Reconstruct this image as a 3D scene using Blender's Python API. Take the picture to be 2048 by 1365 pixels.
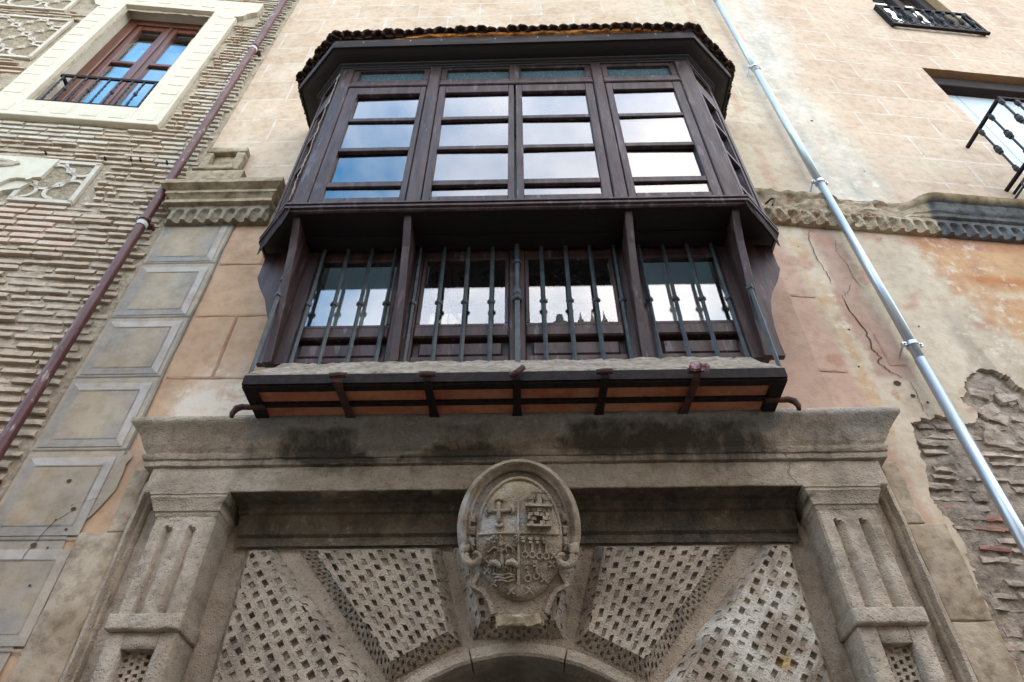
import bpy, bmesh, math, random
import numpy as np
from mathutils import Vector, Matrix, noise

for o in list(bpy.data.objects): bpy.data.objects.remove(o)
S = bpy.context.scene
COL = S.collection
R_ = math.radians
rnd = random.Random(7)

# ------------------------------------------------------------------ camera, sky, sun, exposure
cam = bpy.data.cameras.new('camera'); cam_o = bpy.data.objects.new('camera', cam); COL.objects.link(cam_o)
cam.sensor_width = 36.0; cam.lens = 24.0; cam.clip_start = 0.05; cam.clip_end = 2000
cam_o.location = (0.09, -4.0, 1.6)
cam_o.rotation_euler = (R_(90 + 44.3), 0, R_(1.2))
S.camera = cam_o

SUN_EL, SUN_AZ = 52.0, 20.0       # the sun stands behind the facade; the street front is in open shade
world = bpy.data.worlds.new('World'); S.world = world; world.use_nodes = True
wn = world.node_tree; wn.nodes.clear()
def wnode(t, **k):
    n = wn.nodes.new(t)
    for a, b in k.items(): setattr(n, a, b)
    return n
sky = wnode('ShaderNodeTexSky', sky_type='NISHITA', sun_disc=False)
sky.sun_elevation = R_(SUN_EL); sky.sun_rotation = R_(SUN_AZ); sky.altitude = 300; sky.air_density = 1.0; sky.dust_density = 1.0; sky.ozone_density = 0.5
tc = wnode('ShaderNodeTexCoord'); mp = wnode('ShaderNodeMapping'); mp.inputs['Scale'].default_value = (1.0, 1.0, 1.6)
mp.inputs['Location'].default_value = (7.5, 3.3, 0.2)
n1 = wnode('ShaderNodeTexNoise'); n1.inputs['Scale'].default_value = 1.5; n1.inputs['Detail'].default_value = 7; n1.inputs['Roughness'].default_value = 0.55; n1.inputs['Distortion'].default_value = 0.5
rp = wnode('ShaderNodeValToRGB'); rp.color_ramp.elements[0].position = 0.36; rp.color_ramp.elements[1].position = 0.66
rp.color_ramp.elements[0].color = (0.06, 0.06, 0.06, 1); rp.color_ramp.elements[1].color = (0.92, 0.92, 0.92, 1)
mxc = wnode('ShaderNodeMix', data_type='RGBA'); mxc.inputs['B'].default_value = (6.5, 5.8, 5.3, 1)
bg = wnode('ShaderNodeBackground'); bg.inputs['Strength'].default_value = 0.15
wo = wnode('ShaderNodeOutputWorld')
wn.links.new(tc.outputs['Generated'], mp.inputs['Vector']); wn.links.new(mp.outputs['Vector'], n1.inputs['Vector'])
wn.links.new(n1.outputs['Fac'], rp.inputs['Fac']); wn.links.new(rp.outputs['Color'], mxc.inputs['Factor'])
hs = wnode('ShaderNodeHueSaturation'); hs.inputs['Hue'].default_value = 0.482; hs.inputs['Saturation'].default_value = 1.5; wn.links.new(sky.outputs['Color'], hs.inputs['Color']); wn.links.new(hs.outputs['Color'], mxc.inputs['A']); wn.links.new(mxc.outputs['Result'], bg.inputs['Color'])
wn.links.new(bg.outputs['Background'], wo.inputs['Surface'])

sun = bpy.data.lights.new('sun', 'SUN'); sun.energy = 1.0; sun.angle = R_(12.0); sun.color = (1.0, 0.96, 0.90)
sun_o = bpy.data.objects.new('sun', sun); COL.objects.link(sun_o); sun_o.location = (0, 20, 30)
_sd = Vector((math.sin(R_(SUN_AZ)) * math.cos(R_(SUN_EL)), math.cos(R_(SUN_AZ)) * math.cos(R_(SUN_EL)), math.sin(R_(SUN_EL))))
sun_o.rotation_euler = _sd.to_track_quat('Z', 'Y').to_euler()

S.view_settings.view_transform = 'Standard'; S.view_settings.look = 'None'
S.view_settings.exposure = 2.5; S.view_settings.gamma = 1.0
S.render.engine = 'CYCLES'
S.cycles.max_bounces = 5; S.cycles.diffuse_bounces = 3; S.cycles.glossy_bounces = 3; S.cycles.transparent_max_bounces = 10

# ------------------------------------------------------------------ helpers
def lin(r, g=None, b=None):
    if g is None: r, g, b = r
    f = lambda c: (c / 255 / 12.92) if c / 255 <= 0.04045 else ((c / 255 + 0.055) / 1.055) ** 2.4
    return (f(r), f(g), f(b))
def mixc(a, b, t):
    t = max(0.0, min(1.0, t)); return tuple(x + (y - x) * t for x, y in zip(a, b))
def sm(e0, e1, x):
    t = max(0.0, min(1.0, (x - e0) / (e1 - e0))); return t * t * (3 - 2 * t)
def fbm(x, y, z=0.0, o=4): return noise.fractal(Vector((x, y, z)), 0.8, 2.0, o)   # about -1..1

LX, LA = -3.45, R_(6.0)
RX, RA = 2.4, R_(6.5)
FL = Matrix.Translation((LX, 0, 0)) @ Matrix.Rotation(LA, 4, 'Z')
FRt = Matrix.Translation((RX, 0, 0)) @ Matrix.Rotation(RA, 4, 'Z')
ID = Matrix.Identity(4)

def tag(o, label=None, cat=None, group=None, kind=None):
    if label: o['label'] = label
    if cat: o['category'] = cat
    if group: o['group'] = group
    if kind: o['kind'] = kind
    return o
WM = {}
def empty(name, m=ID, label=None, cat=None, group=None, parent=None):
    o = bpy.data.objects.new(name, None); COL.objects.link(o); o.empty_display_size = 0.2
    if parent is not None:
        o.parent = parent; o.matrix_local = WM[parent].inverted() @ m
    else: o.matrix_local = m
    WM[o] = m.copy()
    return tag(o, label, cat, group)
def place(name, mesh, m, parent=None):
    """link an object whose mesh coordinates live in frame m (a world matrix)"""
    o = bpy.data.objects.new(name, mesh); COL.objects.link(o)
    if parent is not None:
        o.parent = parent; o.matrix_local = WM[parent].inverted() @ m
    else: o.matrix_local = m
    WM[o] = m.copy()
    return o

class MB:
    """collects geometry; convention: x right, y = -outward, z up, in the frame given to build()"""
    def __init__(s): s.v = []; s.f = []
    def add(s, vs, fs):
        b = len(s.v); s.v += [tuple(p) for p in vs]; s.f += [tuple(b + i for i in f) for f in fs]; return s
    def box(s, x0, x1, d0, d1, z0, z1):
        """d0 back, d1 front (outward)"""
        v = [(x, -d, z) for z in (z0, z1) for d in (d0, d1) for x in (x0, x1)]
        return s.add(v, [(0, 1, 3, 2)[::-1], (4, 5, 7, 6), (2, 3, 7, 6)[::-1], (0, 1, 5, 4), (0, 2, 6, 4)[::-1], (1, 3, 7, 5)])
    def bbox(s, x0, x1, d0, d1, z0, z1, b=0.004):
        """box with its front edges chamfered"""
        v = [(x, -d0, z) for z in (z0, z1) for x in (x0, x1)]
        v += [(x, -(d1 - b), z) for z in (z0, z1) for x in (x0, x1)]
        v += [(x, -d1, z) for z in (z0 + b, z1 - b) for x in (x0 + b, x1 - b)]
        return s.add(v, [(0, 1, 5, 4), (2, 6, 7, 3), (0, 4, 6, 2), (1, 3, 7, 5), (8, 9, 11, 10), (4, 5, 9, 8), (6, 10, 11, 7), (4, 8, 10, 6), (5, 7, 11, 9), (0, 2, 3, 1)])
    def prism(s, poly, a, b, axis='x'):
        """poly of (p,q); axis x: poly is (d,z) extruded x=a..b ; axis y: poly (x,z) extruded d=a..b ; axis z: poly (x,d) extruded z"""
        def P(p, q, t):
            return (t, -p, q) if axis == 'x' else ((p, -t, q) if axis == 'y' else (p, -q, t))
        n = len(poly)
        v = [P(p, q, a) for p, q in poly] + [P(p, q, b) for p, q in poly]
        f = [tuple(range(n))[::-1], tuple(range(n, 2 * n))] + [(i, (i + 1) % n, n + (i + 1) % n, n + i) for i in range(n)]
        return s.add(v, f)
    def tube(s, path, r, n=8, cap=True, rot=0.0, radii=None):
        path = [Vector(p) for p in path]; m = len(path); vs = []; fs = []
        ref = Vector((0.0, 0.0, 1.0))
        prev = None
        for i, p in enumerate(path):
            t = (path[min(i + 1, m - 1)] - path[max(i - 1, 0)]).normalized()
            if prev is None:
                u = t.cross(ref)
                if u.length < 1e-3: u = t.cross(Vector((0, 1, 0)))
                u.normalize()
            else:
                u = (prev - t * prev.dot(t)).normalized()
            prev = u; w = t.cross(u); rr = radii[i] if radii else r
            for k in range(n):
                a = 2 * math.pi * k / n + rot; vs.append(p + (u * math.cos(a) + w * math.sin(a)) * rr)
        for i in range(m - 1):
            for k in range(n):
                fs.append((i * n + k, i * n + (k + 1) % n, (i + 1) * n + (k + 1) % n, (i + 1) * n + k))
        if cap: fs += [tuple(range(n))[::-1], tuple((m - 1) * n + k for k in range(n))]
        return s.add(vs, fs)
    def lathe(s, prof, x, d, n=12, rot=0.0):
        """prof of (r,z) about a vertical axis at x,d"""
        vs = []; fs = []
        for r, z in prof:
            for k in range(n):
                a = 2 * math.pi * k / n + rot; vs.append((x + r * math.cos(a), -d + r * math.sin(a), z))
        for i in range(len(prof) - 1):
            for k in range(n): fs.append((i * n + k, i * n + (k + 1) % n, (i + 1) * n + (k + 1) % n, (i + 1) * n + k))
        fs += [tuple(range(n))[::-1], tuple((len(prof) - 1) * n + k for k in range(n))]
        return s.add(vs, fs)
    def ribbon(s, path, w, h):
        """flat bar: path of (x,z), in-plane width w, standing from d=h[0] to h[1]"""
        n = len(path); vs = []
        for i, (x, z) in enumerate(path):
            a = path[max(i - 1, 0)]; b = path[min(i + 1, n - 1)]
            t = Vector((b[0] - a[0], b[1] - a[1])).normalized(); nx, nz = -t.y * w / 2, t.x * w / 2
            vs += [(x - nx, -h[0], z - nz), (x + nx, -h[0], z + nz), (x + nx, -h[1], z + nz), (x - nx, -h[1], z - nz)]
        fs = []
        for i in range(n - 1):
            a = 4 * i; b = a + 4
            for k in range(4): fs.append((a + k, a + (k + 1) % 4, b + (k + 1) % 4, b + k))
        fs += [(0, 1, 2, 3)[::-1], tuple(4 * (n - 1) + k for k in range(4))]
        return s.add(vs, fs)
    def xf(s, m):
        s.v = [tuple(m @ Vector(p)) for p in s.v]; return s
    def mesh(s, name, smooth=False):
        me = bpy.data.meshes.new(name); me.from_pydata(s.v, [], s.f); me.validate()
        bm = bmesh.new(); bm.from_mesh(me); bmesh.ops.recalc_face_normals(bm, faces=bm.faces); bm.to_mesh(me); bm.free()
        if smooth:
            me.polygons.foreach_set('use_smooth', [True] * len(me.polygons))
        return me
    def build(s, name, mat, parent=None, frame=ID, smooth=False, paint=None, auto=None, local=None):
        me = s.mesh(name, smooth or auto is not None)
        if auto is not None: me.set_sharp_from_angle(angle=R_(auto))
        if mat: me.materials.append(mat)
        if paint: put_paint(me, paint, frame)
        return place(name, me, frame, parent)

def put_paint(me, fn, frame=ID):
    """fn(x, d, z) -> r, g, b [, joint visibility [, wear]]"""
    n = len(me.vertices); a = np.ones((n, 4), dtype=np.float32); w = np.zeros(n, dtype=np.float32)
    for i, v in enumerate(me.vertices):
        c = fn(v.co.x, -v.co.y, v.co.z); a[i, :3] = c[:3]
        if len(c) > 3: a[i, 3] = c[3]
        if len(c) > 4: w[i] = c[4]
    me.color_attributes.new('paint', 'FLOAT_COLOR', 'POINT').data.foreach_set('color', a.ravel())
    me.attributes.new('wear', 'FLOAT', 'POINT').data.foreach_set('value', w)

def rbox(x0, x1, d0, d1, z0, z1, step=0.05, r=0.012, amp=0.006, fr=7.0, seed=0.0, taper=None):
    """rounded, weathered block as a fine grid"""
    nx = max(2, int((x1 - x0) / step)); ny = max(2, int((d1 - d0) / step)); nz = max(2, int((z1 - z0) / step))
    idx = {}; vs = []; fs = []
    lo = (x0, d0, z0); hi = (x1, d1, z1); N = (nx, ny, nz)
    def axis(i, k):
        n = N[k]; t = i / n
        # crowd the rows near the edges so that the rounding has geometry
        L = hi[k] - lo[k]
        if i == 0: return lo[k]
        if i == n: return hi[k]
        e = min(r * 1.2 / L, 0.3)
        return lo[k] + L * (e + (1 - 2 * e) * (i - 1) / max(1, n - 2)) if n > 2 else lo[k] + L * 0.5
    def vid(i, j, k):
        key = (i, j, k)
        if key not in idx:
            p = Vector((axis(i, 0), axis(j, 1), axis(k, 2)))
            c = Vector([min(max(p[a], lo[a] + r), hi[a] - r) for a in range(3)])
            dlt = p - c
            if dlt.length > 1e-9: p = c + dlt.normalized() * min(r, dlt.length)
            nn = (p - Vector([(lo[a] + hi[a]) / 2 for a in range(3)]))
            q = p * fr + Vector((seed * 3.1, seed * 1.7, seed))
            p = p + noise.noise_vector(q) * amp + noise.noise_vector(q * 3.3) * amp * 0.5
            if taper: p = taper(p)
            idx[key] = len(vs); vs.append((p.x, -p.y, p.z))
        return idx[key]
    for i in range(nx):
        for j in range(ny):
            for k in (0, nz): fs.append((vid(i, j, k), vid(i + 1, j, k), vid(i + 1, j + 1, k), vid(i, j + 1, k)))
    for i in range(nx):
        for k in range(nz):
            for j in (0, ny): fs.append((vid(i, j, k), vid(i + 1, j, k), vid(i + 1, j, k + 1), vid(i, j, k + 1)))
    for j in range(ny):
        for k in range(nz):
            for i in (0, nx): fs.append((vid(i, j, k), vid(i, j + 1, k), vid(i, j + 1, k + 1), vid(i, j, k + 1)))
    m = MB(); m.v = vs; m.f = fs; return m

def mold(prof, xl, xr, d0, dback, step=0.06, amp=0.004, fr=6.0, seed=0.0, sub=0.03, lret=True, rret=True, warp=None):
    """moulding: profile of (d,z) from bottom to top, along x, mitred returns at both ends back to dback"""
    P = [prof[0]]
    for a, b in zip(prof, prof[1:]):
        n = max(1, int(math.hypot(b[0] - a[0], b[1] - a[1]) / sub))
        P += [(a[0] + (b[0] - a[0]) * i / n, a[1] + (b[1] - a[1]) * i / n) for i in range(1, n + 1)]
    nx = max(2, int((xr - xl) / step)); rows = []; vs = []; fs = []
    for d, z in P:
        e = d - d0; a = xl - (e if lret else 0); b = xr + (e if rret else 0); row = []
        pts = []
        if lret: pts += [(a, dback + (d - dback) * t) for t in (0, 0.5)]
        pts += [(a + (b - a) * i / nx, d) for i in range(nx + 1)]
        if rret: pts += [(b, dback + (d - dback) * t) for t in (0.5, 0)]
        for x, dd in pts:
            p = Vector((x, dd, z)); q = p * fr + Vector((seed, seed * 2, seed * 3))
            p = p + noise.noise_vector(q) * amp + noise.noise_vector(q * 3.7) * amp * 0.5
            if warp: p = warp(p)
            row.append(len(vs)); vs.append((p.x, -p.y, p.z))
        rows.append(row)
    for r0, r1 in zip(rows, rows[1:]):
        for i in range(len(r0) - 1): fs.append((r0[i], r0[i + 1], r1[i + 1], r1[i]))
    fs.append(tuple(rows[0])[::-1]); fs.append(tuple(rows[-1]))
    m = MB(); m.v = vs; m.f = fs; return m

# ------------------------------------------------------------------ materials
def mat_new(name):
    m = bpy.data.materials.new(name); m.use_nodes = True; nt = m.node_tree; nt.nodes.clear()
    return m, nt
def N(nt, t, **k):
    n = nt.nodes.new(t)
    for a, b in k.items():
        if a == 'inp':
            for i, v in b.items(): n.inputs[i].default_value = v
        else: setattr(n, a, b)
    return n
def surf(name, base, alt=None, alt_amt=0.6, sc=3.0, dark=None, dark_amt=0.5, dsc=9.0, rough=0.85, rvar=0.1, bump=0.3, bsc=60.0, bdist=0.01,
         attr=False, objvar=0.0, metallic=0.0, stretch=(1, 1, 1), speck=None, speck_amt=0.0, ssc=30.0, pits=0.0, psc=40.0, spec=0.3, contrast=(0.38, 0.62), coat=0.0, wear=None, wsc=5.0, joints=None, wst=None, wrange=(0.86, 1.02)):
    """layered procedural surface: base / alt / dark by noise in world space, specks, bump, optional pigment attribute"""
    m, nt = mat_new(name); L = nt.links.new
    out = N(nt, 'ShaderNodeOutputMaterial'); b = N(nt, 'ShaderNodeBsdfPrincipled'); L(b.outputs[0], out.inputs[0])
    geo = N(nt, 'ShaderNodeNewGeometry'); mp = N(nt, 'ShaderNodeMapping'); mp.inputs['Scale'].default_value = stretch
    L(geo.outputs['Position'], mp.inputs['Vector']); V = mp.outputs['Vector']
    if objvar:
        oi = N(nt, 'ShaderNodeObjectInfo')
    if attr:
        at = N(nt, 'ShaderNodeAttribute', attribute_name='paint'); cur = at.outputs['Color']
    else:
        rg = N(nt, 'ShaderNodeRGB'); rg.outputs[0].default_value = (*base, 1); cur = rg.outputs[0]
    def noise_mask(scale, detail, lo, hi, amt, loc=0.0):
        nz = N(nt, 'ShaderNodeTexNoise', inp={'Scale': scale, 'Detail': detail, 'Roughness': 0.62})
        if loc:
            m2 = N(nt, 'ShaderNodeMapping'); m2.inputs['Location'].default_value = (loc, loc * 2, loc * 3); L(V, m2.inputs['Vector']); L(m2.outputs['Vector'], nz.inputs['Vector'])
        else: L(V, nz.inputs['Vector'])
        mr = N(nt, 'ShaderNodeMapRange', inp={'From Min': lo, 'From Max': hi, 'To Min': 0.0, 'To Max': amt}); mr.clamp = True
        L(nz.outputs['Fac'], mr.inputs['Value']); return mr.outputs[0], nz.outputs['Fac']
    def mixcol(a, col, fac, mode='MIX'):
        mx = N(nt, 'ShaderNodeMix', data_type='RGBA', blend_type=mode)
        L(a, mx.inputs['A']); L(fac, mx.inputs['Factor'])
        if isinstance(col, tuple): mx.inputs['B'].default_value = (*col, 1)
        else: L(col, mx.inputs['B'])
        return mx.outputs['Result']
    if alt is not None:
        f, _ = noise_mask(sc, 6, contrast[0], contrast[1], alt_amt, 3.7); cur = mixcol(cur, alt, f, 'MULTIPLY' if attr else 'MIX')
    if dark is not None:
        f, _ = noise_mask(dsc, 8, 0.45, 0.7, dark_amt, 11.3); cur = mixcol(cur, dark, f, 'MULTIPLY' if attr else 'MIX')
    if speck is not None:
        f, _ = noise_mask(ssc, 3, 0.6, 0.68, speck_amt, 21.3); cur = mixcol(cur, speck, f)
    if joints:                                        # painted lime joints of the ashlar, in the wall's own coordinates
        (u0, v0, bw, rh) = joints
        tcn = N(nt, 'ShaderNodeTexCoord'); sp = N(nt, 'ShaderNodeSeparateXYZ'); L(tcn.outputs['Object'], sp.inputs[0])
        wn_ = N(nt, 'ShaderNodeTexNoise', inp={'Scale': 2.2, 'Detail': 3}); L(tcn.outputs['Object'], wn_.inputs['Vector'])
        cb = N(nt, 'ShaderNodeCombineXYZ')
        def shift(src, o):
            a1 = N(nt, 'ShaderNodeMath', operation='SUBTRACT'); L(src, a1.inputs[0]); a1.inputs[1].default_value = o
            a2 = N(nt, 'ShaderNodeMath', operation='MULTIPLY_ADD'); L(wn_.outputs['Fac'], a2.inputs[0]); a2.inputs[1].default_value = 0.03; L(a1.outputs[0], a2.inputs[2]); return a2.outputs[0]
        L(shift(sp.outputs['X'], u0 + .015), cb.inputs[0]); L(shift(sp.outputs['Z'], v0 + .015), cb.inputs[1])
        def br(ms, sm_):
            k = N(nt, 'ShaderNodeTexBrick', offset=0.5, offset_frequency=2, squash=1.0, inp={'Scale': 1.0, 'Mortar Size': ms, 'Mortar Smooth': sm_, 'Brick Width': bw, 'Row Height': rh}); L(cb.outputs[0], k.inputs['Vector']); return k.outputs['Fac']
        tb = N(nt, 'ShaderNodeTexBrick', offset=0.5, offset_frequency=2, squash=1.0, inp={'Scale': 1.0, 'Mortar Size': 0.0, 'Brick Width': bw, 'Row Height': rh, 'Color1': (1, 1, 1, 1), 'Color2': (.90, .875, .85, 1), 'Mortar': (1, 1, 1, 1)}); L(cb.outputs[0], tb.inputs['Vector'])
        cur = mixcol(cur, tb.outputs['Color'], at.outputs['Alpha'], 'MULTIPLY')
        outer_, inner_ = br(.0175, .55), br(.0035, .5)
        fz, _ = noise_mask(7.0, 10, 0.38, 0.60, 0.95, 31.0)
        mm = N(nt, 'ShaderNodeMath', operation='MULTIPLY'); L(outer_, mm.inputs[0]); L(fz, mm.inputs[1])
        m2 = N(nt, 'ShaderNodeMath', operation='MULTIPLY'); L(mm.outputs[0], m2.inputs[0]); L(at.outputs['Alpha'], m2.inputs[1])
        cur = mixcol(cur, (.68, .62, .55), m2.outputs[0])
        m3 = N(nt, 'ShaderNodeMath', operation='MULTIPLY'); L(inner_, m3.inputs[0]); L(at.outputs['Alpha'], m3.inputs[1]); m4 = N(nt, 'ShaderNodeMath', operation='MULTIPLY'); L(m3.outputs[0], m4.inputs[0]); m4.inputs[1].default_value = .55
        cur = mixcol(cur, (.50, .42, .36), m4.outputs[0])
    if wear is not None:                              # crisp edged crust, flaking, grime and painted soffit shade where the 'wear' attribute allows it
        aw = N(nt, 'ShaderNodeAttribute', attribute_name='wear')
        nz = N(nt, 'ShaderNodeTexNoise', inp={'Scale': wsc, 'Detail': 12, 'Roughness': 0.72}); wm = N(nt, 'ShaderNodeMapping'); wm.inputs['Scale'].default_value = wst or (1, 1, 1); L(V, wm.inputs['Vector']); L(wm.outputs['Vector'], nz.inputs['Vector'])
        ad = N(nt, 'ShaderNodeMath', operation='ADD'); L(nz.outputs['Fac'], ad.inputs[0]); L(aw.outputs['Fac'], ad.inputs[1])
        mr = N(nt, 'ShaderNodeMapRange', inp={'From Min': wrange[0], 'From Max': wrange[1], 'To Min': 0.0, 'To Max': 0.9}); mr.clamp = True; L(ad.outputs[0], mr.inputs['Value'])
        cur = mixcol(cur, wear, mr.outputs[0])
    if objvar:
        hsv = N(nt, 'ShaderNodeHueSaturation'); mr = N(nt, 'ShaderNodeMapRange', inp={'To Min': 1 - objvar, 'To Max': 1 + objvar}); L(oi.outputs['Random'], mr.inputs['Value'])
        L(mr.outputs[0], hsv.inputs['Value']); L(cur, hsv.inputs['Color']); cur = hsv.outputs['Color']
    L(cur, b.inputs['Base Color'])
    f, raw = noise_mask(bsc * 0.4, 6, 0.2, 0.8, 1.0, 5.1)
    mr = N(nt, 'ShaderNodeMapRange', inp={'To Min': max(0.02, rough - rvar), 'To Max': min(1.0, rough + rvar)}); L(f, mr.inputs['Value']); L(mr.outputs[0], b.inputs['Roughness'])
    b.inputs['Metallic'].default_value = metallic
    b.inputs['Specular IOR Level'].default_value = spec
    if coat: b.inputs['Coat Weight'].default_value = coat; b.inputs['Coat Roughness'].default_value = 0.25
    if bump:
        nz = N(nt, 'ShaderNodeTexNoise', inp={'Scale': bsc, 'Detail': 9, 'Roughness': 0.65}); L(V, nz.inputs['Vector']); h = nz.outputs['Fac']
        if pits:
            vo = N(nt, 'ShaderNodeTexVoronoi', inp={'Scale': psc}); L(V, vo.inputs['Vector'])
            p2 = N(nt, 'ShaderNodeMapRange', inp={'From Min': 0.0, 'From Max': 0.35, 'To Min': -pits, 'To Max': 0.0}); p2.clamp = True; L(vo.outputs['Distance'], p2.inputs['Value'])
            ad = N(nt, 'ShaderNodeMath', operation='ADD'); L(h, ad.inputs[0]); L(p2.outputs[0], ad.inputs[1]); h = ad.outputs[0]
        bp = N(nt, 'ShaderNodeBump', inp={'Strength': bump, 'Distance': bdist}); L(h, bp.inputs['Height']); L(bp.outputs[0], b.inputs['Normal'])
    return m

def glass(name, tint=(0.62, 0.70, 0.74), refl=0.35, wob=0.004, rough=0.0, speck=False):
    m, nt = mat_new(name); L = nt.links.new
    out = N(nt, 'ShaderNodeOutputMaterial'); gl = N(nt, 'ShaderNodeBsdfGlossy', inp={'Color': (0.97, 0.98, 1.0, 1), 'Roughness': rough}); tr = N(nt, 'ShaderNodeBsdfTransparent', inp={'Color': (*tint, 1)})
    lw = N(nt, 'ShaderNodeLayerWeight', inp={'Blend': 0.5}); pw = N(nt, 'ShaderNodeMath', operation='POWER'); L(lw.outputs['Facing'], pw.inputs[0]); pw.inputs[1].default_value = 4.0
    mr = N(nt, 'ShaderNodeMapRange', inp={'From Min': 0.0, 'From Max': 1.0, 'To Min': refl, 'To Max': 1.0}); L(pw.outputs[0], mr.inputs['Value'])
    mx = N(nt, 'ShaderNodeMixShader'); L(mr.outputs[0], mx.inputs[0]); L(tr.outputs[0], mx.inputs[1]); L(gl.outputs[0], mx.inputs[2])
    geo = N(nt, 'ShaderNodeNewGeometry'); nz = N(nt, 'ShaderNodeTexNoise', inp={'Scale': 1.6, 'Detail': 1.0, 'Roughness': 0.3}); L(geo.outputs['Position'], nz.inputs['Vector'])
    bp = N(nt, 'ShaderNodeBump', inp={'Strength': 0.15, 'Distance': wob}); L(nz.outputs['Fac'], bp.inputs['Height']); L(bp.outputs[0], gl.inputs['Normal'])
    res = mx.outputs[0]
    if speck:
        dz = N(nt, 'ShaderNodeBsdfDiffuse', inp={'Color': (0.16, 0.23, 0.25, 1)}); md = N(nt, 'ShaderNodeMixShader', inp={0: 0.35}); L(res, md.inputs[1]); L(dz.outputs[0], md.inputs[2]); res = md.outputs[0]
    if speck:      # dirt spots on the small top lights
        n2 = N(nt, 'ShaderNodeTexVoronoi', inp={'Scale': 52.0}); L(geo.outputs['Position'], n2.inputs['Vector'])
        m2 = N(nt, 'ShaderNodeMapRange', inp={'From Min': 0.10, 'From Max': 0.17, 'To Min': 0.6, 'To Max': 0.0}); m2.clamp = True; L(n2.outputs['Distance'], m2.inputs['Value'])
        df = N(nt, 'ShaderNodeBsdfDiffuse', inp={'Color': (0.55, 0.6, 0.6, 1)}); m3 = N(nt, 'ShaderNodeMixShader'); L(m2.outputs[0], m3.inputs[0]); L(res, m3.inputs[1]); L(df.outputs[0], m3.inputs[2]); res = m3.outputs[0]
    L(res, out.inputs[0]); return m

M = {}
M['wall'] = surf('wall_plaster', (.5, .4, .3), attr=True, alt=(0.80, 0.78, 0.76), alt_amt=0.75, sc=1.7, dark=(0.72, 0.68, 0.64), dark_amt=0.7, dsc=11, rough=0.92, bump=0.35, bsc=30, bdist=0.012, spec=0.15)
M['wall_f'] = surf('ashlar_painted_plaster', (.5, .4, .3), attr=True, alt=(0.84, 0.81, 0.78), alt_amt=0.75, sc=1.7, dark=(0.74, 0.69, 0.64), dark_amt=0.7, dsc=11, rough=0.92, bump=0.35, bsc=30, bdist=0.012, spec=0.15, wear=(.70, .60, .48), wsc=7.0, joints=(-3.34, 8.80, .95, .5256))
M['wall_r'] = surf('ashlar_painted_plaster_worn', (.5, .4, .3), attr=True, alt=(0.84, 0.81, 0.78), alt_amt=0.75, sc=1.7, dark=(0.74, 0.69, 0.64), dark_amt=0.7, dsc=11, rough=0.92, bump=0.35, bsc=30, bdist=0.012, spec=0.15, wear=(.72, .63, .50), wsc=7.0, joints=(2.395, 8.10, .95, .5175))
M['joint'] = surf('lime_joint_paint', (.7, .66, .6), attr=True, alt=(0.86, 0.83, 0.8), alt_amt=0.9, sc=4.0, dark=(0.75, 0.66, 0.56), dark_amt=1.0, dsc=16, rough=0.92, bump=0.2, bsc=40, bdist=0.005, spec=0.15)
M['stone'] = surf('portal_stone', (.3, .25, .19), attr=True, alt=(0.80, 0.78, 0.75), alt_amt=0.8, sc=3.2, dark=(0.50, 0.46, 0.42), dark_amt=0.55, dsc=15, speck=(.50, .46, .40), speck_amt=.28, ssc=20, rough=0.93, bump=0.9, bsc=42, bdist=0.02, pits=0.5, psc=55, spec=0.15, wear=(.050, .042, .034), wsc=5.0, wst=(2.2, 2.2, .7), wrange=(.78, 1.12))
M['sand'] = surf('sandstone_trim', (.42, .35, .25), attr=True, alt=(0.75, 0.7, 0.62), alt_amt=0.7, sc=4, dark=(0.3, 0.25, 0.2), dark_amt=0.7, dsc=13, rough=0.93, bump=0.6, bsc=50, bdist=0.012, spec=0.15, wear=(.06, .045, .03), wsc=6.0)
M['wood'] = surf('dark_painted_wood', lin(54, 34, 30), alt=lin(78, 57, 53), alt_amt=0.8, sc=4.0, dark=lin(27, 17, 15), dark_amt=0.8, dsc=6, rough=0.5, rvar=0.16, bump=0.5, bsc=22, bdist=0.007, stretch=(2.2, 2.2, 0.35), speck=lin(108, 98, 102), speck_amt=0.6, ssc=6.5, spec=0.34)
M['wood_dark'] = surf('dark_cornice_wood', lin(32, 21, 18), alt=lin(20, 13, 12), alt_amt=0.8, sc=4, dark=lin(20, 14, 13), dark_amt=0.6, dsc=9, rough=0.5, bump=0.4, bsc=22, bdist=0.008, stretch=(0.25, 1, 1), spec=0.35)
M['wood_old'] = surf('weathered_fascia_wood', lin(46, 35, 32), alt=lin(84, 76, 74), alt_amt=0.8, sc=9, dark=lin(24, 18, 16), dark_amt=0.8, dsc=12, rough=0.7, bump=0.6, bsc=28, bdist=0.01, stretch=(0.12, 1, 1.5), spec=0.25)
M['rot'] = surf('rotten_beam_wood', lin(38, 28, 25), alt=lin(20, 15, 14), alt_amt=0.9, sc=10, dark=lin(70, 55, 45), dark_amt=0.5, dsc=30, rough=0.8, bump=1.0, bsc=30, bdist=0.03, spec=0.25)
M['iron'] = surf('wrought_iron', lin(44, 50, 52), alt=lin(70, 76, 76), alt_amt=0.7, sc=9, dark=lin(26, 27, 28), dark_amt=0.6, dsc=14, rough=0.5, bump=0.4, bsc=60, bdist=0.004, speck=lin(120, 116, 104), speck_amt=0.35, ssc=36, spec=0.45)
M['iron_rail'] = surf('dark_railing_iron', lin(26, 28, 31), alt=lin(42, 46, 50), alt_amt=0.6, sc=9, dark=lin(16, 16, 17), dark_amt=0.6, dsc=14, rough=0.5, bump=0.3, bsc=60, bdist=0.004, spec=0.4)
M['iron_black'] = surf('black_iron_strap', lin(20, 17, 16), alt=lin(34, 28, 25), alt_amt=0.7, sc=12, dark=lin(70, 42, 32), dark_amt=0.4, dsc=20, rough=0.75, bump=0.5, bsc=50, bdist=0.006, spec=0.2)
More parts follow.
